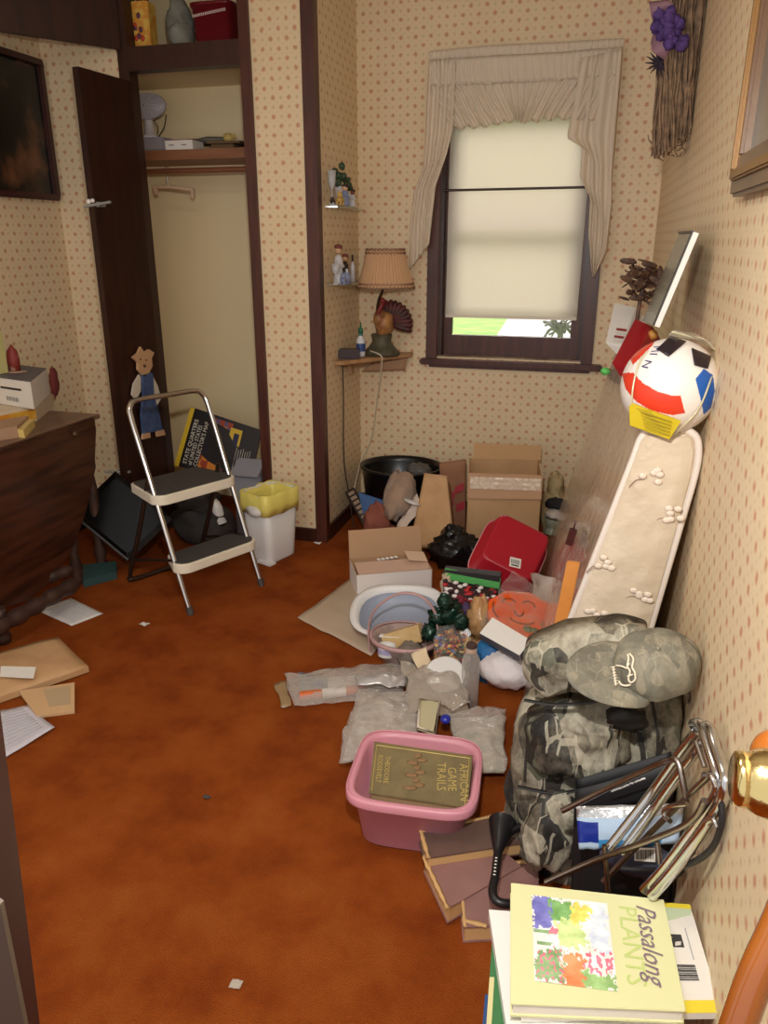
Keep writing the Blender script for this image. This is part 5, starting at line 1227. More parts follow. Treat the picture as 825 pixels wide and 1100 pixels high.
# green lidded game box with candy coloured pieces behind
c = [Py(478, 611, 3.0), Py(538, 622, 3.0), Py(536, 633, 2.985), Py(476, 622, 2.985)]
t = thing('green_box', (c[2].x, 3.05, .12), 'flat box with a bright green edge lying under the red dish pan', 'box')
mb = MB(); mb.slab(c, (0, .012, .0)); mb.build('box_lid', M('bright_green_card', (52, 150, 52), .5), t, bev=.002)
mb = MB(); cl = [V((p.x, p.y+.01, 0)) for p in (c[3], c[2])]; mb.slab([cl[0], cl[1], cl[1]+V((0, .05, 0)), cl[0]+V((0, .05, 0))], (0, 0, c[0].z-.004)); mb.build('box_base', M('dark_card', (40, 36, 38), .6), t)
c = [Py(476, 624, 2.96), Py(534, 634, 2.96), Py(532, 650, 2.86), Py(480, 648, 2.86)]
t = thing('candy_tin', tuple(V((c[2].x, c[2].y, 0))), 'open tray of red and white wrapped sweets below the green edged box', 'tray')
mb = MB(); mb.slab(c, (0, 0, -min(p.z for p in c)+.004)); mb.build('tray_body', M('tray_dark', (50, 30, 32), .5), t)
mb = MB(); rs = random.Random(2)
for k in range(46):
    p = onq(c, rs.random(), rs.random())+V((0, 0, rs.uniform(.0, .012))); mb.ball(p, (.014, .010, .008), RZ(rs.random()*3), nu=7, nv=5, m=k % 3)
o = mb.build('wrapped_sweets', [M('sweet_red', (178, 36, 44), .4), M('sweet_white', (232, 224, 220), .4), M('sweet_dark', (60, 34, 40), .5)], t); o['kind'] = 'stuff'
# cream scrap, red and purple cloths, tan cloth
for x, y, yy, r, rgb, rgb2, lab, nm, cat, sd_, rg in (
    (480, 628, 3.0, (.028, .03, .055), (214, 196, 168), (190, 168, 140), 'cream crumpled rag between white carton and green edged box', 'cream_rag', 'rag', 4, .7),
    (494, 650, 2.82, (.026, .03, .04), (150, 28, 52), (110, 20, 44), 'crimson cloth just right of the dark green foil', 'crimson_cloth', 'cloth', 6, .7),
    (500, 655, 2.80, (.022, .025, .03), (62, 44, 84), (84, 60, 100), 'dark purple cloth beside the crimson cloth', 'purple_cloth', 'cloth', 7, .7),
    (516, 664, 2.80, (.05, .07, .09), (204, 160, 110), (184, 138, 92), 'amber tinted plastic bag left of the orange pumpkin plaque', 'amber_bag', 'bag', 9, .25),
    (528, 700, 2.62, (.055, .05, .045), (30, 92, 150), (44, 120, 178), 'bright blue cloth under the small white box', 'blue_cloth', 'cloth', 11, .6)):
    q = Py(x, y, yy); mb = MB(); mb.ball(q, r, amp=.35, fr=3, seed=sd_, nu=24, nv=16)
    zb = min(p.z for p in mb.v)
    if zb > .02: mb.lathe([(r[0]*1.1, 0), (r[0]*1.0, zb*.6), (r[0]*.8, zb+.02)], (q.x, q.y+.01, .003), None, 12)
    else: mb.v = [V((p.x, p.y, max(p.z, .003))) for p in mb.v]
    tag(mb.build(nm, M(nm, rgb, rg, rgb2=rgb2, nscale=14)), lab, cat)
# pumpkin plaque in clear bag
pc_ = Py(562, 661, 2.74); s_ = S(pc_)
tX = (RT*.95+UP*-.18).normalized(); tY = (UP*.75+FW*.66+RT*.16).normalized(); tY = (tY-tX*tX.dot(tY)).normalized(); tN = tX.cross(tY); R7 = Matrix((tX, tY, tN)).transposed()
t = thing('pumpkin_plaque', tuple(pc_), 'orange pumpkin face plaque in a clear plastic bag', 'decoration')
ORG = M('pumpkin_orange', (226, 84, 14), .45, rgb2=(236, 104, 28), nscale=8)
ax1, ay1 = 39*s_, 30*s_
def pk(k, z): return [pc_+R7 @ V((ax1*k*(1+.025*math.cos(9*a*PI/24))*math.cos(a*PI/24), ay1*k*(1+.025*math.cos(9*a*PI/24))*math.sin(a*PI/24), z)) for a in range(48)]
mb = MB(); r1, r2, r3 = pk(1, -.012), pk(1, .004), pk(.86, .012); vs = r1+r2+r3; fs = []
for a0 in (0, 48): fs += [[a0+i, a0+(i+1) % 48, a0+48+(i+1) % 48, a0+48+i] for i in range(48)]
fs += [list(range(48))[::-1], list(range(96, 144))]; mb.add(vs, fs, 0, False); pq_ = mb.build('plaque', ORG, t)
mb = MB()
for cx, cy, rx, ry, a0, a1 in ((-.42, .30, .20, .22, .15, 1.0), (.12, .34, .18, .22, 0, .85), (-.14, .05, .12, .2, 1.0, 2.0), (-.05, -.25, .34, .2, 1.05, 1.95), (-.62, .1, .25, .5, .9, 1.4), (.6, .3, .25, .5, -.4, .3)):
    mb.tube([pc_+R7 @ V((ax1*(cx+rx*math.cos(PI*(a0+(a1-a0)*k/10))), ay1*(cy+ry*math.sin(PI*(a0+(a1-a0)*k/10))), .0125)) for k in range(11)], .0035, 6)
mb.build('face_lines', M('pumpkin_line_brown', (140, 66, 30), .6), pq_)  # face lines in a darker brown
mb = MB()
for cx, cy, r in ((.68, -.05, .17), (.60, -.32, .15), (.12, -.62, .16), (.30, -.62, .12)):
    mb.ball(pc_+R7 @ V((ax1*cx, ay1*cy, .010)), (r*ax1, r*ax1*.8, .006), R7, nu=10, nv=6)
mb.build('leaf_pattern', M('leaf_greygreen', (110, 112, 72), .6), pq_)
mb = MB(); crumple(mb, [pc_+R7 @ V((-ax1*1.15, -ay1*.9, .006)), pc_+R7 @ V((ax1*.6, -ay1*1.15, .006)), pc_+R7 @ V((ax1*1.2, ay1*.7, .006)), pc_+R7 @ V((-ax1*.45, ay1*1.75, .006))], 26, .014, 12, 4, up=tN)
mb.build('clear_wrapping', clearmat('clear_wrapping', .03, .35), t, solid=.0008)
mb = MB(); mb.lathe([(.05, 0), (.06, .02), (.055, pc_.z*.6), (.035, pc_.z-.05)], (pc_.x+.02, pc_.y+.08, .003), None, 14); tag(mb.build('paper_stack', M('stack_grey', (120, 108, 98), .7)), 'grey bundle under the pumpkin plaque', 'bundle')
mb = MB(); cq = [Py(571, 616, 3.0), Py(602, 622, 2.9), Py(598, 655, 2.82), Py(576, 640, 2.9)]; crumple(mb, cq, 14, .016, 10, 8, up=V((-.3, -.6, .5))); tag(mb.build('clear_bag', M('milky_clear', (206, 190, 176), .2, alpha=.55, bump=.5, bscale=20), solid=.001), 'milky clear plastic bag standing between pumpkin plaque and mattress', 'bag')
# small white box
c = [Py(529, 663, 2.60), Py(571, 688, 2.52), Py(558, 704, 2.46), Py(515, 680, 2.54)]
nn = (c[1]-c[0]).cross(c[3]-c[0]).normalized(); nn = nn if nn.z < 0 else -nn
mb = MB(); mb.slab(c, nn*.05, 0, 1); tag(mb.build('small_white_box', [WHITEC, M('box_side_slate', (84, 82, 96), .6)], bev=.001), 'small white box with slate sides tilted in front of the pumpkin plaque', 'box')
# dark green foil and jar of beads
mb = MB()
for x, y, r, k in ((484, 658, .05, 1), (470, 662, .036, 2), (462, 679, .036, 3), (478, 647, .03, 4), (495, 668, .03, 5)): mb.ball(Py(x, y, 2.74-.02*k), r, amp=.55, fr=4, nu=18, nv=12, seed=k*3)
tag(mb.build('green_foil', M('dark_green_foil', (22, 54, 42), .2, metal=.35, bump=.5, bscale=40)), 'crumpled dark green foil heaped on top of the bead jar', 'foil')
jb = Py(486, 712, 2.62); jb.z = max(jb.z, .05); s_ = S(jb); hj = 34*s_
t = thing('bead_jar', tuple(jb), 'clear jar of colourful beads under the dark green foil', 'jar')
mb = MB(); mb.lathe([(.9, 0), (1, .008), (1, hj*.8), (.85, hj*.92), (.88, hj)], jb, None, 24, sx=21*s_, sy=21*s_); mb.build('jar_glass', GLASS, t)
mb = MB(); rs = random.Random(8); bcol = [(206, 140, 50), (196, 96, 40), (110, 60, 40), (90, 80, 150), (220, 190, 120), (150, 30, 50), (60, 110, 70), (120, 150, 200)]
for k in range(170):
    a = rs.random()*2*PI; r = 18.5*s_*math.sqrt(rs.uniform(.55, 1)); mb.ball(jb+V((r*math.cos(a), r*math.sin(a), .008+rs.random()*hj*.78)), (.013, .005, .008), Matrix.Rotation(rs.random()*6, 3, V((rs.random(), rs.random(), rs.random()+.1)).normalized()), nu=7, nv=5, m=rs.choice((0, 0, 0, 0, 1, 1, 2, 2, 2, 4, 4, 4, 3, 5, 6, 7)))
o = mb.build('beads', [M('bead_%s' % n_, cx_, .3) for n_, cx_ in zip(('amber', 'rust', 'brown', 'violet', 'straw', 'crimson', 'green', 'sky'), bcol)], t); o['kind'] = 'stuff'
if jb.z > .03: tag(MB().box((jb.x, jb.y+.02, (jb.z-.002)/2), (.12, .12, jb.z-.004)).build('low_box', M('low_box_brown', (96, 70, 56), .7), bev=.003), 'low brown box under the bead jar', 'box')
# basket with pink handle
kb = Pz(430, 716, .0); s_ = S(kb)
t = thing('pink_basket', tuple(kb), 'small grey basket with a thin pink hoop handle', 'basket')
PKH = M('pink_grey_plastic', (186, 148, 146), .45)
kc = kb+V((-.0, .07, 0)); rk = 36*s_
mb = MB(); mb.lathe([(.70, 0), (.74, .006), (.98, .085), (1.03, .09), (1.03, .10), (.95, .10), (.9, .085), (.7, .012)], kc, None, 36, sx=rk, sy=rk*.85); mb.build('basket_body', M('basket_grey', (150, 130, 124), .6, rgb2=(176, 150, 142), nscale=24), t)
mb = MB(); mb.lathe([(1.02, .088), (1.07, .092), (1.07, .104), (1.0, .104)], kc, None, 36, sx=rk, sy=rk*.85, cap=False); mb.build('basket_rim', PKH, t, solid=.004)
hp = [(398, 702), (396, 675), (402, 656), (417, 643), (434, 637), (453, 641), (466, 655), (470, 672), (470, 700)]
mb = MB(); mb.tube(smoothpath([Py(x, y, kc.y) for x, y in hp], 5), .0085, 8, flat=.6); mb.build('handle', PKH, t)
c = [Py(409, 683, 2.70), Py(449, 671, 2.76), Py(453, 690, 2.70), Py(413, 700, 2.64)]
mb = MB(); mb.slab(c, (.005, .05, -.01)); tag(mb.build('gold_box', M('pale_gold_card', (208, 182, 130), .3, rgb2=(190, 150, 96), nscale=12), bev=.002), 'small pale gold box sitting in the pink handled basket', 'box')
mb = MB(); q = Py(415, 705, 2.60); mb.lathe([(.03, 0), (.034, .003), (.036, .05), (.034, .05), (.03, .006)], q, RX(-.2), 20, m=0); mb.lathe([(.0365, .015), (.0368, .035)], q, RX(-.2), 20, m=1, cap=False)
tag(mb.build('paper_cup', [WHITEP, M('cup_lilac', (160, 150, 186), .5)]), 'white and lilac cup in the pink handled basket', 'cup')
mb = MB(); q = Py(440, 703, 2.60); mb.ball(q, (.055, .05, .05), amp=.35, fr=3, seed=21); tag(mb.build('grey_sock', M('grey_wool', (118, 106, 96), .9)), 'grey wool bundle at the right side of the pink handled basket', 'bundle')
c = [Py(444, 704, 2.52), Py(459, 695, 2.56), Py(466, 720, 2.48), Py(452, 722, 2.46)]
mb = MB(); crumple(mb, c, 10, .012, 14, 2, up=V((0, -.6, .6))); tag(mb.build('torn_paper', M('cream_paper', (222, 202, 168), .7), solid=.0015), 'torn cream paper beside the grey wool bundle', 'paper')
mb = MB(); q = Py(478, 726, 2.42); mb.lathe([(.0, 0), (.05, .0), (.075, .012), (.07, .014), (.0, .004)], q, RX(.55), 28); tag(mb.build('white_saucer', WHITEP), 'small white saucer left of the clear bottle', 'saucer')
# clear bottle with cork
q = Pz(504, 757, .0); s_ = S(q); hb_ = Py(504, 691, q.y).z
t = thing('glass_bottle', tuple(q), 'tall clear glass bottle with cork standing before the white towel', 'bottle')
mb = MB(); r_ = 9.5*s_; mb.lathe([(.95, 0), (1, .005), (1, hb_*.72), (.85, hb_*.80), (.62, hb_*.86), (.62, hb_*.95)], q, None, 24, sx=r_, sy=r_); mb.build('bottle_glass', clearmat('bottle_glass', .22, .6, (220, 214, 206), .05, 0.0), t)
mb = MB(); mb.lathe([(.58, hb_*.92), (.62, hb_*.98), (.55, hb_*1.0)], q, None, 16, sx=r_, sy=r_); mb.build('cork', M('cork_dark', (70, 44, 36), .7), t)
mb = MB(); mb.lathe([(.60, hb_*.88), (.60, hb_*.94)], q, None, 16, sx=r_*1.02, sy=r_*1.02, cap=False); mb.build('neck_band', M('neck_tan', (206, 160, 120), .5), t)
# white towel
mb = MB(); q = Pz(534, 750, 0); mb.ball(q+V((.02, .09, .075)), (.10, .085, .075), amp=.16, fr=2.5, seed=31, nu=28, nv=18); mb.v = [V((p.x, p.y, max(p.z, .003))) for p in mb.v]
tag(mb.build('white_towel', M('towel_white', (234, 226, 226), .9, bump=.4)), 'rolled white towel left of the camouflage backpack', 'towel')
# ================================================================ PLASTIC PACKETS
t = thing('clear_packet', tuple(Pz(350, 745, 0)), 'long clear packet with an orange tube and white label reaching left on the carpet', 'packet')
a_, b_ = Pz(322, 748, .022), Pz(392, 740, .022)
mb = MB(); mb.tube([a_, b_], .018, 14); mb.build('orange_tube', M('tube_orange', (204, 104, 56), .4), t)
mb = MB(); mb.tube([a_.lerp(b_, .34), a_.lerp(b_, .70)], .0188, 14); mb.build('white_label', WHITEC, t)
mb = MB(); c = [Pz(320, 722, .012), Pz(352, 727, .012), Pz(352, 741, .012), Pz(322, 740, .012)]; mb.slab(c, (0, 0, .002)); mb.slab([onq(c, .35, .05)+Z_*.003, onq(c, .95, .3)+Z_*.003, onq(c, .9, .95)+Z_*.003, onq(c, .3, .6)+Z_*.003], (0, 0, .001), 1); mb.build('blue_card', [M('card_greyblue', (92, 94, 112), .5), M('card_navy', (40, 52, 120), .5)], t)
mb = MB(); c = [Pz(352, 728, .012), Pz(425, 722, .012), Pz(420, 738, .012), Pz(352, 741, .012)]; mb.slab(c, (0, 0, .0015)); mb.build('paper_insert', M('insert_pale', (206, 196, 190), .6), t)
mb = MB(); c = [Pz(307, 727, .014), Pz(440, 712, .014), Pz(432, 752, .014), Pz(314, 760, .014)]; crumple(mb, c, 22, .010, 12, 6, lift=.03); mb.build('clear_sleeve', CLEAR, t, solid=.0008)
mb = MB(); c = [Pz(296, 735, .004), Pz(309, 732, .01), Pz(312, 760, .01), Pz(301, 762, .004)]; crumple(mb, c, 8, .008, 14, 7); mb.build('sealed_end', M('sleeve_end', (178, 150, 112), .15, alpha=.6), t, solid=.001)
def packet(name, px, label, cat, z=.01, lift=.03, amp=.012, sd_=1, mat=CLEAR, tray=None, n=20):
    c = [Pz(x, y, z) for x, y in px]; t = thing(name, tuple(sum(c, V())/4-V((0, 0, z))), label, cat)
    mb = MB(); crumple(mb, c, n, amp, 11, sd_, lift=lift); mb.build('film', mat, t, solid=.0008)
    if tray:
        mb = MB(); cc_ = sum(c, V())/4; ins = [cc_+(p-cc_)*.9 for p in c]; mb.slab([V((p.x, p.y, z-.004)) for p in ins], (0, 0, -.004)); mb.build('backing_card', tray, t)
    return t, c
SILV = M('silver_glint_insert', (150, 130, 106), .2, rgb2=(222, 216, 204), nscale=24, bump=.9, bscale=30, spec=1.0, coat=.6)  # brown to silver noise paints the highlights of crumpled clear plastic
packet('clear_tray_pack', [(386, 742), (448, 746), (452, 800), (362, 822)], 'clear crumpled plastic pack tucked behind the pink dish tub', 'pack', .04, .03, .014, 3, CLEAR, SILV)
packet('foil_strip', [(378, 726), (440, 730), (436, 742), (384, 740)], 'narrow shiny silver strip above the clear tray packs', 'strip', .055, .012, .012, 5, M('foil_silver', (226, 224, 224), .15, metal=.4, alpha=.7, bump=.6, bscale=40), None, 14)
packet('clear_blister', [(478, 768), (542, 764), (545, 832), (500, 832)], 'clear shiny blister pack between pink tub and camouflage backpack', 'pack', .05, .03, .016, 7, CLEAR, M('blister_green', (140, 138, 112), .2, rgb2=(222, 212, 190), nscale=20, bump=.9, bscale=30, spec=1.0, coat=.6))
packet('clear_bag', [(428, 716), (500, 726), (508, 768), (440, 770)], 'big clear plastic bag lying right below the torn cream paper', 'bag', .06, .04, .02, 9, clearmat('clear_bag_grey', .34, .5, (206, 196, 182)), M('bag_inner_taupe', (150, 132, 112), .6, rgb2=(186, 168, 148), nscale=9))
c = [Pz(451, 752, .10), Pz(472, 754, .10), Pz(467, 788, .08), Pz(449, 782, .08)]
t = thing('picture_frame', tuple(sum(c, V())/4), 'small pale photo frame lying among the clear packs', 'frame')
mb = MB(); mb.slab(c, (0, 0, -.008)); mb.build('frame_back', M('frame_inner', (192, 184, 148), .5), t)
mb = MB(); mb.tube([p+Z_*.003 for p in c], .005, 6, closed=True); mb.build('frame_edge', M('frame_pale', (222, 208, 192), .35), t)
mb = MB(); q = Pz(479, 774, .10); mb.lathe([(0, 0), (.014, .004), (.018, .014), (.012, .02), (0, .024)], q, RX(.6), 8); tag(mb.build('blue_gem', M('cobalt', (40, 48, 160), .15)), 'small cobalt blue gem lying on the clear packs', 'gem')
# ================================================================ PINK TUB AND BOOK
TR_ = [Pz(380, 862, .17), Pz(499, 875, .17), Pz(516, 801, .17), Pz(394, 785, .17)]
tc = sum(TR_, V())/4; ux = ((TR_[1]-TR_[0])+(TR_[2]-TR_[3])); ux.z = 0; hx = ux.length/4; ux.normalize(); uy = V((-ux.y, ux.x, 0)); hy = (((TR_[3]-TR_[0])+(TR_[2]-TR_[1]))/2).dot(uy)/2
R8 = Matrix((ux, uy, V((0, 0, 1)))).transposed()
PINK = M('pink_plastic', (214, 146, 160), .4)
hx *= 1.10; hy *= 1.04
t = thing('pink_tub', (tc.x, tc.y, 0), 'pink plastic dish tub holding an old olive book', 'tub')
mb = MB(); mb.lathe([(.76, 0), (.80, .006), (.93, .165), (1.0, .168), (1.015, .160), (1.02, .168), (1.005, .178), (.93, .178), (.90, .165), (.77, .012)], (tc.x, tc.y, .001), R8, 72, sx=hx, sy=hy, sup=5.0); mb.build('tub_body', PINK, t)
mb = MB(); mb.lathe([(1.022, .150), (1.03, .156), (1.03, .172), (1.01, .180)], (tc.x, tc.y, .001), R8, 72, sx=hx, sy=hy, sup=5.0, cap=False); mb.build('rolled_rim', PINK, t, solid=.003)
bc = [Pz(402, 797, .20), Pz(508, 812, .20), Pz(502, 868, .165), Pz(396, 852, .165)]
nbk = (bc[1]-bc[0]).cross(bc[3]-bc[0]).normalized(); nbk = nbk if nbk.z > 0 else -nbk
t = thing('old_book', tuple(sum(bc, V())/4), 'old olive cloth bound book with gilt title lying in the pink tub', 'book')
OLV = M('olive_cloth', (112, 98, 66), .6, rgb2=(128, 112, 76), nscale=16, bump=.2, bscale=120)
mb = MB(); mb.slab(bc, -nbk*.006); bcv_ = mb.build('front_cover', OLV, t, bev=.002)
mb = MB(); bi = [sum(bc, V())/4+(p-sum(bc, V())/4)*.96-nbk*.006 for p in bc]; mb.slab(bi, -nbk*.045); mb.build('pages', M('old_pages', (190, 168, 124), .8), t)
mb = MB(); mb.slab([p-nbk*.051 for p in bc], -nbk*.005); mb.build('back_cover', OLV, t, bev=.002)
sdn = (bc[0]-bc[3]).normalized()
mb = MB(); mb.grid(lambda u, v: bc[0].lerp(bc[1], u)-nbk*(.056*v)+sdn*.010*math.sin(PI*v), 6, 8); mb.build('spine', M('olive_spine', (132, 106, 66), .6), t, solid=.003)
GILT = M('gilt_letter', (206, 182, 110), .35, .3)
rb_ = (bc[3]-bc[0]).normalized(); ub = (bc[1]-bc[0]).normalized()
mb = MB()
for k_, (s__, v0, u0, sz) in enumerate((('AFRICAN', .20, .88, .034), ('GAME', .30, .77, .034), ('TRAILS', .24, .66, .035), ('THEODORE', .26, .135, .020), ('ROOSEVELT', .26, .06, .020))):
    mb.text(s__, onq(bc, u0, v0)+nbk*.0015, rb_, ub, sz, 0, ext=.0, sx=.92)
for a_, b_ in (((.03, .06), (.97, .06)), ((.97, .06), (.97, .95)), ((.03, .06), (.03, .95))): mb.tube([onq(bc, *a_)+nbk*.0005, onq(bc, *b_)+nbk*.0005], .0016, 4)
mb.build('gilt_lettering', GILT, bcv_)
mb = MB()
for k in range(9): mb.ball(onq(bc, .46+.05*math.sin(k*2.1), .15+.08*k)+nbk*.0008, (.012+.004*(k % 3), .010, .0012), R8, nu=8, nv=4, amp=.3, seed=k)
mb.build('gilt_picture', M('faded_gilt', (146, 112, 78), .5), bcv_)
# old brown books
PLUM = M('plum_brown_cover', (140, 100, 94), .65, rgb2=(152, 112, 104), nscale=9); TORN = M('torn_board', (206, 164, 110), .8)
def obook(px, z, th, label, zs=None, mat=PLUM, sp_=None):
    c = [Pz(x, y, (zs or [z]*4)[i]) for i, (x, y) in enumerate(px)]; t = thing('worn_book', tuple(sum(c, V())/4-V((0, 0, th))), label, 'book', None)
    cc_ = sum(c, V())/4
    mb = MB(); mb.slab(c, (0, 0, -.005)); mb.build('front_cover', mat, t, bev=.001)
    mb = MB(); mb.slab([cc_+(p-cc_)*.96-Z_*.005 for p in c], (0, 0, -th+.009)); mb.build('pages', TORN, t)
    mb = MB(); mb.slab([p-Z_*(th-.004) for p in c], (0, 0, -.004)); mb.build('back_cover', mat, t)
    mb = MB(); rs = random.Random(len(label))
    for (u0, v0), (u1, v1) in sp_ or []:
        n = 10; ps = [onq(c, u0+(u1-u0)*k/n, v0+(v1-v0)*k/n)+Z_*.0008 for k in range(n+1)]
        mb.tube(ps, .004, 5, taper=[.0035+.005*rs.random() for _ in ps], flat=.5)
    if sp_: mb.build('torn_edge', TORN, t)
    return t, c
obook([(450, 893), (553, 871), (566, 905), (458, 922)], .085, .04, 'worn brown book with torn spine half under the pink tub', mat=M('dark_worn_cover', (92, 70, 62), .65, rgb2=(110, 82, 70), nscale=10), sp_=[((0, .02), (1, .02)), ((.02, 0), (.02, 1))])
obook([(455, 921), (511, 888), (560, 930), (481, 976)], .055, .05, 'worn plum brown book lying skewed below the pink tub', sp_=[((0, 1), (0, 0)), ((0, 0), (.3, 0))])
obook([(492, 928), (578, 924), (580, 992), (498, 996)], .05, .05, 'worn plum brown book with frayed edges next to the black hook handle', sp_=[((.02, 0), (1, .03)), ((.02, 0), (.02, 1)), ((.0, .9), (.3, 1))])
# hooked black handle
hz_ = .11
hp = [(540, 884), (538, 896), (536, 908), (534, 922), (532, 940), (529, 957), (533, 967), (543, 971), (556, 969)]
P_ = smoothpath([Pz(x, y, hz_+.03-.004*i) for i, (x, y) in enumerate(hp)], 5)
tp_ = [.011+.028*max(0, 1-i/13) for i in range(len(P_))]
t = thing('hook_handle', tuple(P_[-1]), 'black hooked plastic handle with white marks lying over the worn books', 'handle')
mb = MB(); mb.tube(P_, .012, 12, taper=tp_); mb.build('handle_grip', M('handle_black', (26, 24, 26), .35), t)
MB().tube(smoothpath([Pz(537, 910, hz_+.02), Pz(543, 899, hz_+.025), Pz(551, 892, hz_+.03), Pz(564, 886, hz_+.035)], 5), .0105, 10).build('side_arm', MATS['handle_black'], t)
mb = MB(); 
for k in range(6): mb.ball(P_[15+k]+(CAM-P_[15+k]).normalized()*.0125-RT*.002, (.004, .002, .0035), nu=6, nv=4)
mb.build('white_mark', WHITEC, t)
# ================================================================ BACKPACK, CAP
bpx = Py(645, 800, 1.78); s_ = S(bpx); BK = .925
topz = Py(640, 674, 1.78).z
t = thing('camouflage_backpack', (bpx.x, 1.78, 0), 'big slumped camouflage backpack standing by the right wall', 'backpack')
mb = MB()
def bpk(u, v):
    a = 2*PI*u; z = topz*v
    wL = [.215, .235, .245, .25, .245, .232, .205, .15, .0]
    k = min(int(v*8), 7); f = v*8-k; w_ = wL[k]*(1-f)+wL[k+1]*f
    ca, sa = math.cos(a), math.sin(a); q = (abs(ca)**3+abs(sa)**3)**(-1/3)
    w_ *= BK; p = V((bpx.x+w_*q*ca*1.0+.02*v, 1.775+w_*q*sa*.56+.03*v, z*(.985 if v < .99 else 1)))
    nz_ = noise.noise(p*5.5)*.035+noise.noise(p*13+V((3, 1, 2)))*.016+abs(noise.noise(p*22))*.008
    d = V((ca, sa, 0)); p += d*nz_*(1-.6*v**4); p.y = min(p.y, 1.95)
    p.z = max(.003, p.z+nz_*.6*v)
    p.x = min(p.x, xw(p.y)-.006)
    return p
mb.grid(bpk, 72, 60); mb.build('pack_body', CAMO, t, weld=True)
def blobpart(nm, x, y, yy, r, rot=None, sd_=0, mat=CAMO, amp=.18, par=t, fr=3.0):
    mb = MB(); mb.ball(Py(x, y, yy), r, rot, amp=amp, fr=fr, seed=sd_, nu=36, nv=24)
    for p in mb.v: p.x = min(p.x, xw(p.y)-.005); p.z = max(p.z, .003)
    return mb.build(nm, mat, par)
def pocket(nm, poly, yy, depth, n=32, sd_=0.0):
    c = [Py(x, y, yy) for x, y in poly]
    mb = MB(); 
    def fn(u, v):
        e = min(1, 6*u*(1-u))*min(1, 6*v*(1-v)); k1, k2 = 2*u-1, 2*v-1; p = onq(c, .5+k1*.5*(1-.20*k2**4), .5+k2*.5*(1-.20*k1**4)); p = p+V((noise.noise(p*14+V((5, 5, sd_))), 0, noise.noise(p*14+V((sd_, 9, 1)))))*.022; return p+V((0, -depth*e-.026*noise.noise(p*11+V((sd_, 0, 0)))*e-.012*abs(noise.noise(p*26))*e, 0))
    mb.grid(fn, n, n); o0 = len(mb.v); mb.grid(lambda u, v: fn(u, v)*1+V((0, .07, 0)), n, n)
    ring = [i for i in range(n+1)]+[(n+1)*j+n for j in range(1, n+1)]+[(n+1)*n+i for i in range(n-1, -1, -1)]+[(n+1)*j for j in range(n-1, 0, -1)]
    for i in range(len(ring)): mb.f.append([ring[i], ring[(i+1) % len(ring)], o0+ring[(i+1) % len(ring)], o0+ring[i]]); mb.m.append(0); mb.sm.append(True)
    return mb.build(nm, CAMO, t)
pocket('front_pocket', [(566, 760), (686, 752), (672, 838), (566, 832)], 1.655, .045)
pocket('top_flap', [(560, 690), (700, 672), (690, 740), (566, 748)], 1.66, .04, sd_=4)
blobpart('lower_pocket', 592, 893, 1.59, (.07, .06, .112), RY(.25), 3, amp=.3)
STRAP = M('strap_black', (26, 25, 24), .6)
for pts in ([(563, 752), (600, 757), (650, 752), (690, 744)], [(556, 845), (600, 852), (640, 842), (672, 822)], [(660, 752), (668, 775), (690, 785)]):
    mb = MB(); mb.tube(smoothpath([Py(x, y, 1.60) for x, y in pts], 5), .007, 6, flat=.4); mb.build('strap', STRAP, t)
mb = MB(); c = Py(674, 772, 1.60); mb.ball(c, (.045, .02, .03), amp=.4, fr=4, seed=3); mb.build('mesh_pouch', STRAP, t)
mb = MB(); mb.tube(smoothpath([Py(742, 712, 1.76), Py(752, 730, 1.72), Py(746, 752, 1.70), Py(736, 742, 1.68)], 5), .012, 8, flat=.5)
for p in mb.v: p.x = min(p.x, xw(p.y)-.004)
mb.build('shoulder_strap', CAMO, t)
# cap
CAPM = CAMO_CAP
cpx = Py(702, 716, 1.585)
t = thing('camouflage_hat', tuple(cpx), 'grey green camouflage cap with white antler emblem lying on the backpack', 'cap')
XA = (RT*.96+UP*.20).normalized(); NA = (-FW*.72+UP*.66); NA = (NA-XA*NA.dot(XA)).normalized(); YA = NA.cross(XA); R9 = Matrix((XA, YA, NA)).transposed(); sC = S(cpx)
mb = MB()
def crown(u, v):
    a = 2*PI*u; th = v*PI/2; r = math.cos(th); d = V((46*sC*r*math.cos(a)*(1.0+.08*math.cos(a)), 40*sC*r*math.sin(a), .075*math.sin(th)**.8))
    d *= 1+.06*noise.noise(d*20); return cpx+R9 @ d
mb.grid(crown, 48, 16)
for p in mb.v: p.x = min(p.x, xw(p.y)-.004)
cr_ = mb.build('crown', CAPM, t, weld=True)
def brim(u, v):
    a = PI*(.62+.76*u); r0, r1 = 40*sC, (52+44*math.sin(PI*u)**.7)*sC; r = r0+(r1-r0)*v
    return cpx+R9 @ V((r*math.cos(a)*1.0, 38*sC/40/sC*0+ (36*sC+ (r-r0)*.45)*math.sin(a), .012+.022*v-.05*v*(abs(u-.5)*2)**2))
mb = MB(); mb.grid(brim, 30, 10); mb.build('brim', CAPM, t, solid=.003)
mb = MB(); mb.ball(cpx+R9 @ V((.0, 0, .077)), .006, nu=8, nv=6); mb.build('top_button', CAPM, cr_)
def oncap(x, y):      # on the front of the crown
    a0 = cpx+NA*.078; d = ray(x, y); p = CAM+d*((a0-CAM).dot(NA)/d.dot(NA)); h_ = R9.transposed() @ (p-cpx)
    rr_ = min(.99, math.sqrt((h_.x/(46*sC))**2+(h_.y/(40*sC))**2)); zz = .075*max(.05, math.sin(math.acos(rr_)))**.8
    return cpx+R9 @ V((h_.x, h_.y, max(zz, .024)+.004))
mb = MB(); EMB = M('emblem_cream', (226, 214, 190), .6)
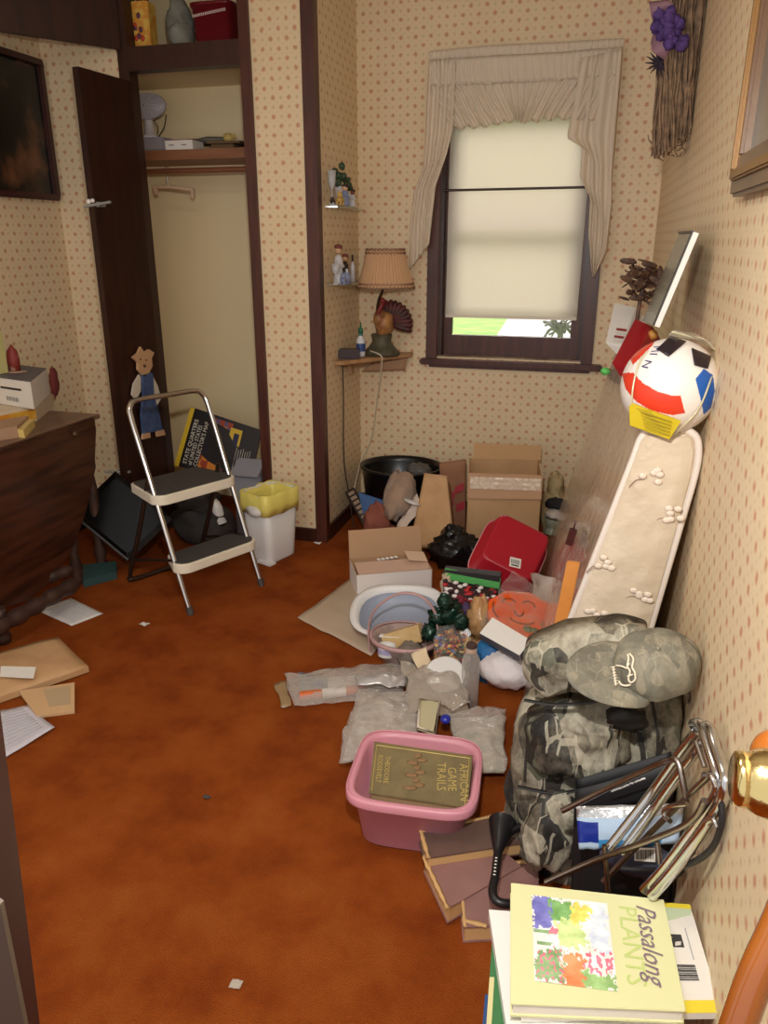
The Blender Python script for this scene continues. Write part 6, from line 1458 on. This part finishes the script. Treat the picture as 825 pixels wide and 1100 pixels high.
for pts in ([(675, 699), (676, 704), (675, 710), (678, 715), (677, 720), (680, 723), (684, 722), (683, 717), (680, 712), (681, 705), (677, 699)], [(664, 705), (669, 708), (675, 712)], [(667, 719), (670, 723), (676, 724), (680, 724)], [(675, 710), (677, 708)], [(676, 718), (681, 718)]):
    mb.tube(smoothpath([oncap(x, y) for x, y in pts], 4), .0022, 5)
mb.build('antler_emblem', EMB, cr_)
mb = MB(); mb.text('BUCK', oncap(662, 702), oncap(664, 722)-oncap(662, 702), RT, .012, 0) if False else mb.tube([oncap(661, 704), oncap(664, 724)], .002, 4)
for k in range(7): mb.box(oncap(661+.5*k, 704+3*k), (.008, .0015, .004), R9)
mb.build('emblem_lettering', EMB, cr_)
# ================================================================ BLACK TOTE AND FOLDING RACK
YT_ = 1.53; tq = [Py(618, 848, YT_), Py(722, 818, YT_+.02), Py(738, 940, YT_-.04), Py(618, 946, YT_-.04)]
t = thing('black_tote', tuple(up_off((tq[2]+tq[3])/2, 0)), 'black tote with white lettering leaning below the backpack behind the chrome rack', 'bag')
BLKF = M('black_fabric', (20, 19, 21), .6)
dn2 = V((0, .06, 0))
bz = [V((p.x, p.y, max(p.z, .0))) for p in tq]; bz[2].z = bz[3].z = .004
for i in (2, 3): bz[i].y -= .0
mb = MB(); mb.grid(lambda u, v: onq(bz, u, v)+V((0, -.018*math.sin(PI*u)*math.sin(PI*v)+.01*noise.noise(onq(bz, u, v)*10), 0)), 14, 14); mb.grid(lambda u, v: onq(bz, u, v)+dn2*.6, 14, 14)
for e in (0, 1):
    mb.grid(lambda u, v, e=e: onq(bz, e, v)+dn2*.6*u, 3, 14)
for p in mb.v: p.x = min(p.x, xw(p.y)-.006)
mb.build('tote_body', BLKF, t, solid=.002)
mb = MB()
for x0, x1 in ((657, 668), (669, 676), (677, 680), (682, 688), (688.5, 693)): mb.tube([Py(x0, 850.5-.4*(x0-657)+.8*math.sin(x0), YT_-.05), Py((x0+x1)/2, 850-.4*((x0+x1)/2-657), YT_-.052), Py(x1, 850.5-.4*(x1-657), YT_-.05)], .0022, 5); mb.build('tote_lettering', M('letter_white', (220, 216, 214), .5), t)
pq = [Py(619, 866, YT_-.06), Py(735, 862, YT_-.05), Py(728, 906, YT_-.09), Py(622, 912, YT_-.10)]
t = thing('blue_packet', tuple((pq[2]+pq[3])/2), 'shiny pale blue and white packet in front of the black tote', 'packet')
mb = MB(); mb.grid(lambda u, v: onq(pq, u, v)+V((0, -.014*math.sin(PI*u)*math.sin(PI*v)-.006*abs(noise.noise(onq(pq, u, v)*30)), 0)), 24, 12, mf=lambda u, v: 1 if v < .22 else (2 if (u < .22 and .35 < v < .8) else (3 if (v > .72 and .2 < u < .85) else 0)))
mb.build('packet_film', [M('packet_paleblue', (176, 200, 224), .15, coat=.5), M('packet_silver', (206, 208, 210), .12, metal=.5, bump=.6, bscale=50), M('packet_navy', (28, 48, 140), .25), M('packet_cyan', (66, 140, 196), .2)], t, solid=.002)
qb = [Py(672, 912, YT_-.12), Py(704, 910, YT_-.12), Py(704, 928, YT_-.125), Py(672, 928, YT_-.125)]
mb = MB(); mb.slab([onq(qb, .3, 0), onq(qb, 1, .1), onq(qb, 1, .9), onq(qb, .3, .8)], (0, .002, 0))
for k in range(12): mb.slab([onq(qb, .36+.05*k, .12)+V((0, -.001, 0)), onq(qb, .36+.05*k+(.018 if k % 3 else .03), .12)+V((0, -.001, 0)), onq(qb, .36+.05*k+(.018 if k % 3 else .03), .68)+V((0, -.001, 0)), onq(qb, .36+.05*k, .68)+V((0, -.001, 0))], (0, .0005, 0), 1)
mb.build('barcode_label', [WHITEC, M('barcode_black', (40, 38, 40), .6)], t)
mb = MB(); q = Py(690, 925, YT_-.09); mb.ball(q, (.09, .022, .045), amp=.3, fr=3, seed=4); 
for p in mb.v: p.x = min(p.x, xw(p.y)-.006)
tag(mb.build('slate_pouch', M('slate_vinyl', (66, 72, 90), .3)), 'slate blue vinyl pouch below the pale blue packet', 'pouch')
# chrome rack
t = thing('folding_rack', tuple(Pz(690, 960, 0)), 'chrome tube folding rack tangled in front of the black tote against the wall', 'rack')
def tubes(nm, lst, r, mat, seg=10, n=6):
    for pts in lst:
        mb = MB(); P_ = [Py(x, y, yy-.14-.17*max(0, x-690)/85) for x, y, yy in pts]
        for p in P_: p.x = min(p.x, xw(p.y)-r-.003)
        mb.tube(smoothpath(P_, n), r, seg); mb.build(nm, mat, t)
tubes('main_tube', [[(748, 786, 1.60), (735, 803, 1.58), (700, 852, 1.53), (654, 911, 1.47)], [(757, 795, 1.60), (742, 815, 1.575), (705, 866, 1.52), (668, 916, 1.47)]], .0095, CHROME)
tubes('frame_loop', [[(745, 778, 1.62), (753, 779, 1.60), (760, 800, 1.57), (770, 830, 1.54), (772, 848, 1.53), (760, 870, 1.51), (716, 930, 1.45), (692, 956, 1.42)], [(752, 782, 1.61), (762, 782, 1.59), (769, 805, 1.56), (778, 832, 1.53), (780, 850, 1.52), (766, 878, 1.50), (722, 937, 1.44), (700, 962, 1.41)]], .0105, CHROME, 12)
tubes('thin_rod', [[(604, 871, 1.57), (650, 848, 1.55), (704, 822, 1.53), (722, 816, 1.52), (729, 820, 1.52), (734, 842, 1.51), (738, 862, 1.51)], [(586, 948, 1.46), (640, 924, 1.46), (733, 888, 1.47), (757, 860, 1.48)], [(648, 947, 1.49), (700, 893, 1.50), (764, 831, 1.52)]], .0062, DCHROME)
tubes('hook', [[(738, 864, 1.49), (722, 866, 1.48), (714, 870, 1.48), (714, 877, 1.48), (720, 882, 1.47)], [(756, 832, 1.51), (764, 834, 1.50), (769, 845, 1.50)], [(760, 884, 1.48), (766, 880, 1.48), (770, 888, 1.48)]], .005, CHROME, 8)
tubes('strut', [[(649, 908, 1.46), (651, 930, 1.455), (653, 957, 1.45)], [(706, 904, 1.47), (709, 928, 1.46)], [(748, 797, 1.58), (757, 824, 1.56)], [(700, 948, 1.44), (730, 925, 1.46), (745, 915, 1.47)]], .0052, DCHROME, 8)
mb = MB(); mb.tube(smoothpath([Py(x, y, yy-.14-.17*max(0, x-690)/85) for x, y, yy in ((775, 864, 1.50), (775, 885, 1.49), (764, 912, 1.48), (738, 929, 1.47), (700, 934, 1.47), (668, 933, 1.47))], 6), .006, 8)
for p in mb.v: p.x = min(p.x, xw(p.y)-.003)
mb.build('bungee_cord', M('cord_black', (28, 26, 28), .5), t)
# ================================================================ BOOK STACK
ZB = .40
tq = [Pz(549, 948, ZB), Pz(713, 966, ZB), Pz(737, 1086, ZB), Pz(549, 1078, ZB)]
t = thing('garden_book', tuple(sum(tq, V())/4-V((0, 0, .03))), 'pale yellow garden book with flower picture on top of the stack', 'book')
PY_ = M('cover_pale_yellow', (226, 226, 174), .3)
cc_ = sum(tq, V())/4
mb = MB(); mb.slab(tq, (0, 0, -.004)); gcv_ = mb.build('front_cover', PY_, t, bev=.001)
mb = MB(); mb.slab([cc_+(p-cc_)*.975-Z_*.004 for p in tq], (0, 0, -.022)); mb.build('pages', M('pages_white', (236, 230, 218), .7), t)
mb = MB(); mb.slab([p-Z_*.026 for p in tq], (0, 0, -.004)); mb.build('back_cover', PY_, t)
# picture: irregular painted patches on a grid
def uvpx(x, y):
    d = ray(x, y); return CAM+d*((ZB-CAM.z)/d.z)
pic = [uvpx(571, 962), uvpx(652, 971), uvpx(664, 1066), uvpx(574, 1054)]
regs = [((0, 0), (.24, .0), (.26, .38), (.0, .42), 0), ((.24, .02), (.62, .05), (.45, .3), (.25, .28), 1), ((.52, .05), (.80, .06), (.7, .26), (.5, .3), 2), ((.02, .42), (.24, .40), (.24, .66), (.02, .68), 3), ((.24, .36), (.34, .36), (.34, .46), (.24, .48), 4), ((.03, .68), (.35, .62), (.36, .98), (.03, .98), 5), ((.38, .62), (.62, .70), (.6, 1.05), (.36, 1.05), 6), ((.78, .04), (.98, .05), (.98, .7), (.7, .5), 7), ((.62, .62), (.98, .6), (.98, .85), (.62, .8), 4), ((.6, .82), (1, .86), (1, 1), (.6, 1), 8), ((.30, .24), (.62, .3), (.7, .55), (.35, .6), 9)]
PCOL = [(112, 112, 186), (112, 164, 92), (240, 210, 98), (242, 240, 230), (224, 112, 134), (126, 160, 108), (236, 136, 88), (206, 216, 236), (144, 184, 114), (194, 218, 142), (238, 234, 226)]
PM = [M('art_%s' % n_, c_, .35, rgb2=tuple(min(255, v+38) for v in c_), nscale=40) for n_, c_ in zip(('violet', 'green', 'yellow', 'white', 'rose', 'leaf', 'orange', 'sky', 'grass', 'lawn', 'paper'), PCOL)]
def pm(u, v):
    uu = u+.07*noise.noise(V((u*16, v*16, 1)))+.04*noise.noise(V((u*38, v*38, 4))); vv = v+.07*noise.noise(V((u*16, v*16, 7)))+.04*noise.noise(V((u*38, v*38, 9)))
    r = 10
    for a, b, c_, d_, m_ in regs:
        if inpoly(uu, vv, (a, b, c_, d_)): r = m_
    if r == 5 and noise.noise(V((u*26, v*26, 3))) > .18: r = 4
    if r == 3 and math.sin(v*46) > .6: r = 5
    if r == 4 and u > .6 and noise.noise(V((u*18, v*18, 5))) < .0: r = 10
    return r
mb = MB(); mb.grid(lambda u, v: onq(pic, u, v)+Z_*.0015, 100, 100, smooth=False, mf=pm); mb.build('cover_picture', PM, gcv_)
rX = (uvpx(706, 1050)-uvpx(694, 975)).normalized(); uU = RT
LG = M('title_pale_green', (198, 214, 132), .4); LP = M('title_plum', (136, 114, 126), .4)
mb = MB(); o_ = uvpx(664, 972)+Z_*.001; mb.text('PLANTS', o_, rX, uU, .048, 0, ext=0, sx=1.02); mb.build('title_capitals', LG, gcv_)  # pale green printed capitals behind the script
mb = MB(); o_ = uvpx(683, 972)+Z_*.0022; mb.text('Passalong', o_, rX, uU, .050, 0, shear=.32, ext=0, sx=.88); mb.build('title_script', LP, gcv_)
# the magazines under it
def mag(name, px, z, th, label, mat, extra=None, mats=None):
    c = [Pz(x, y, z) for x, y in px]; mb = MB(); mb.slab(c, (0, 0, -th)); 
    if extra:
        for (q, m_) in extra: mb.slab([onq(c, *p)+Z_*.0012 for p in q], (0, 0, -.0008), m_)
    return tag(mb.build(name, [mat]+(mats or [])), label, 'magazine' if 'magazine' in name else 'book')
z2 = ZB-.031
YEL = M('mag_yellow', (232, 212, 62), .35)
bars = [(((.72+.012*k, .60), (.72+.012*k+(.005 if k % 3 else .008), .60), (.72+.012*k+(.005 if k % 3 else .008), .74), (.72+.012*k, .74)), 3) for k in range(11)]
bars = [(((.80, .60+.014*k), (.93, .60+.014*k), (.93, .60+.014*k+(.006 if k % 3 else .009)), (.80, .60+.014*k+(.006 if k % 3 else .009))), 3) for k in range(10)]
mag('yellow_magazine', [(556, 958), (741, 972), (776, 1088), (560, 1092)], z2, .014, 'white and yellow magazine lying right under the garden book', WHITEC,
    [(((0, 0), (1, 0), (1, .05), (0, .05)), 1), (((.70, .05), (1, .05), (.99, .11), (.70, .26)), 2), (((.0, .90), (1, .90), (1, 1), (0, 1)), 1), (((.80, .32), (.90, .32), (.90, .44), (.80, .44)), 3), (((.93, .25), (.935, .25), (.935, .55), (.93, .55)), 4), (((.815, .34), (.85, .345), (.84, .37), (.82, .375)), 0), (((.86, .39), (.89, .385), (.885, .42), (.85, .43)), 0)]+bars, [YEL, M('mag_palegreen', (198, 214, 180), .4), M('mag_black', (60, 58, 60), .5), M('mag_grey', (170, 168, 166), .5)])
mag('white_book', [(525, 977), (700, 990), (735, 1130), (548, 1130)], z2-.016, .022, 'white book sticking out at the left under the garden book', M('white_gloss', (238, 236, 232), .3))
mag('green_book', [(529, 1005), (690, 1010), (720, 1150), (519, 1150)], z2-.040, .022, 'green spined book low on the left of the stack', M('book_green', (66, 120, 74), .4), [(((0.0, .35), (.03, .35), (.03, 1), (0, 1)), 1)], [M('stripe_cream', (214, 206, 150), .5)])
mag('blue_book', [(521, 1068), (690, 1080), (700, 1180), (512, 1180)], z2-.064, .022, 'blue edged book lowest at the left of the stack', M('book_blue', (52, 82, 132), .4))
zc = z2-.088
c = [Pz(560, 1000, zc), Pz(690, 1000, zc), Pz(700, 1130, zc), Pz(550, 1130, zc)]
mb = MB(); mb.slab(c, (0, 0, -zc+.001)); tag(mb.build('storage_carton', CARD, bev=.002), 'brown carton underneath the stack of books', 'carton')
# ================================================================ DOORKNOB AND CURVED RAIL
kc = CAM+ray(829, 842)*.62
t = thing('doorknob', tuple(kc), 'shiny brass doorknob at the right edge in front of the wallpaper', 'doorknob')
mb = MB(); RK = Matrix((FW.cross(V((1, 0, 0))).normalized(), V((0, 1, 0)), V((1, 0, 0)))).transposed(); RK = RY(PI/2)
sK = S(kc); mb.lathe([(.0, -.030), (.017, -.030), (.0215, -.028), (.0225, -.022), (.0215, -.02), (.026, -.012), (.0285, 0), (.027, .012), (.02, .022), (.012, .026), (.011, .05)], kc, RK, 40, cap=False)
mb.build('knob', M('brass_shiny', (228, 204, 140), .16, 1.0, bump=.12, bscale=60), t)
mb = MB(); mb.lathe([(.012, .045), (.028, .05), (.03, .056), (.0, .058)], kc, RK, 24); mb.build('rosette', BRASS, t)
RAILW = M('orange_varnish', (124, 62, 20), .2, rgb2=(146, 82, 28), nscale=9, stretch=(1, 1, .3), coat=.6)
rp = [(770, 1240, .66), (782, 1140, .66), (796, 1092, .66), (812, 1048, .66), (832, 1005, .66), (850, 960, .66), (866, 900, .665), (866, 855, .67), (852, 825, .672), (838, 812, .672)]
P_ = smoothpath([CAM+ray(x, y)*tt for x, y, tt in rp], 6)
t = thing('curved_wooden_rail', tuple(P_[0]), 'glossy orange brown curved wooden rail at the lower right edge near the doorknob', 'rail')
mb = MB(); mb.tube([V((P_[0].x, P_[0].y, 0)), V((P_[0].x, P_[0].y, P_[0].z*.6))]+P_, 18.5*.66/FPX, 16); mb.build('rail', RAILW, t)
mb = MB(); mb.ball(P_[-1], (.0245, .022, .0245), nu=24, nv=16); mb.build('scroll_end', RAILW, t)
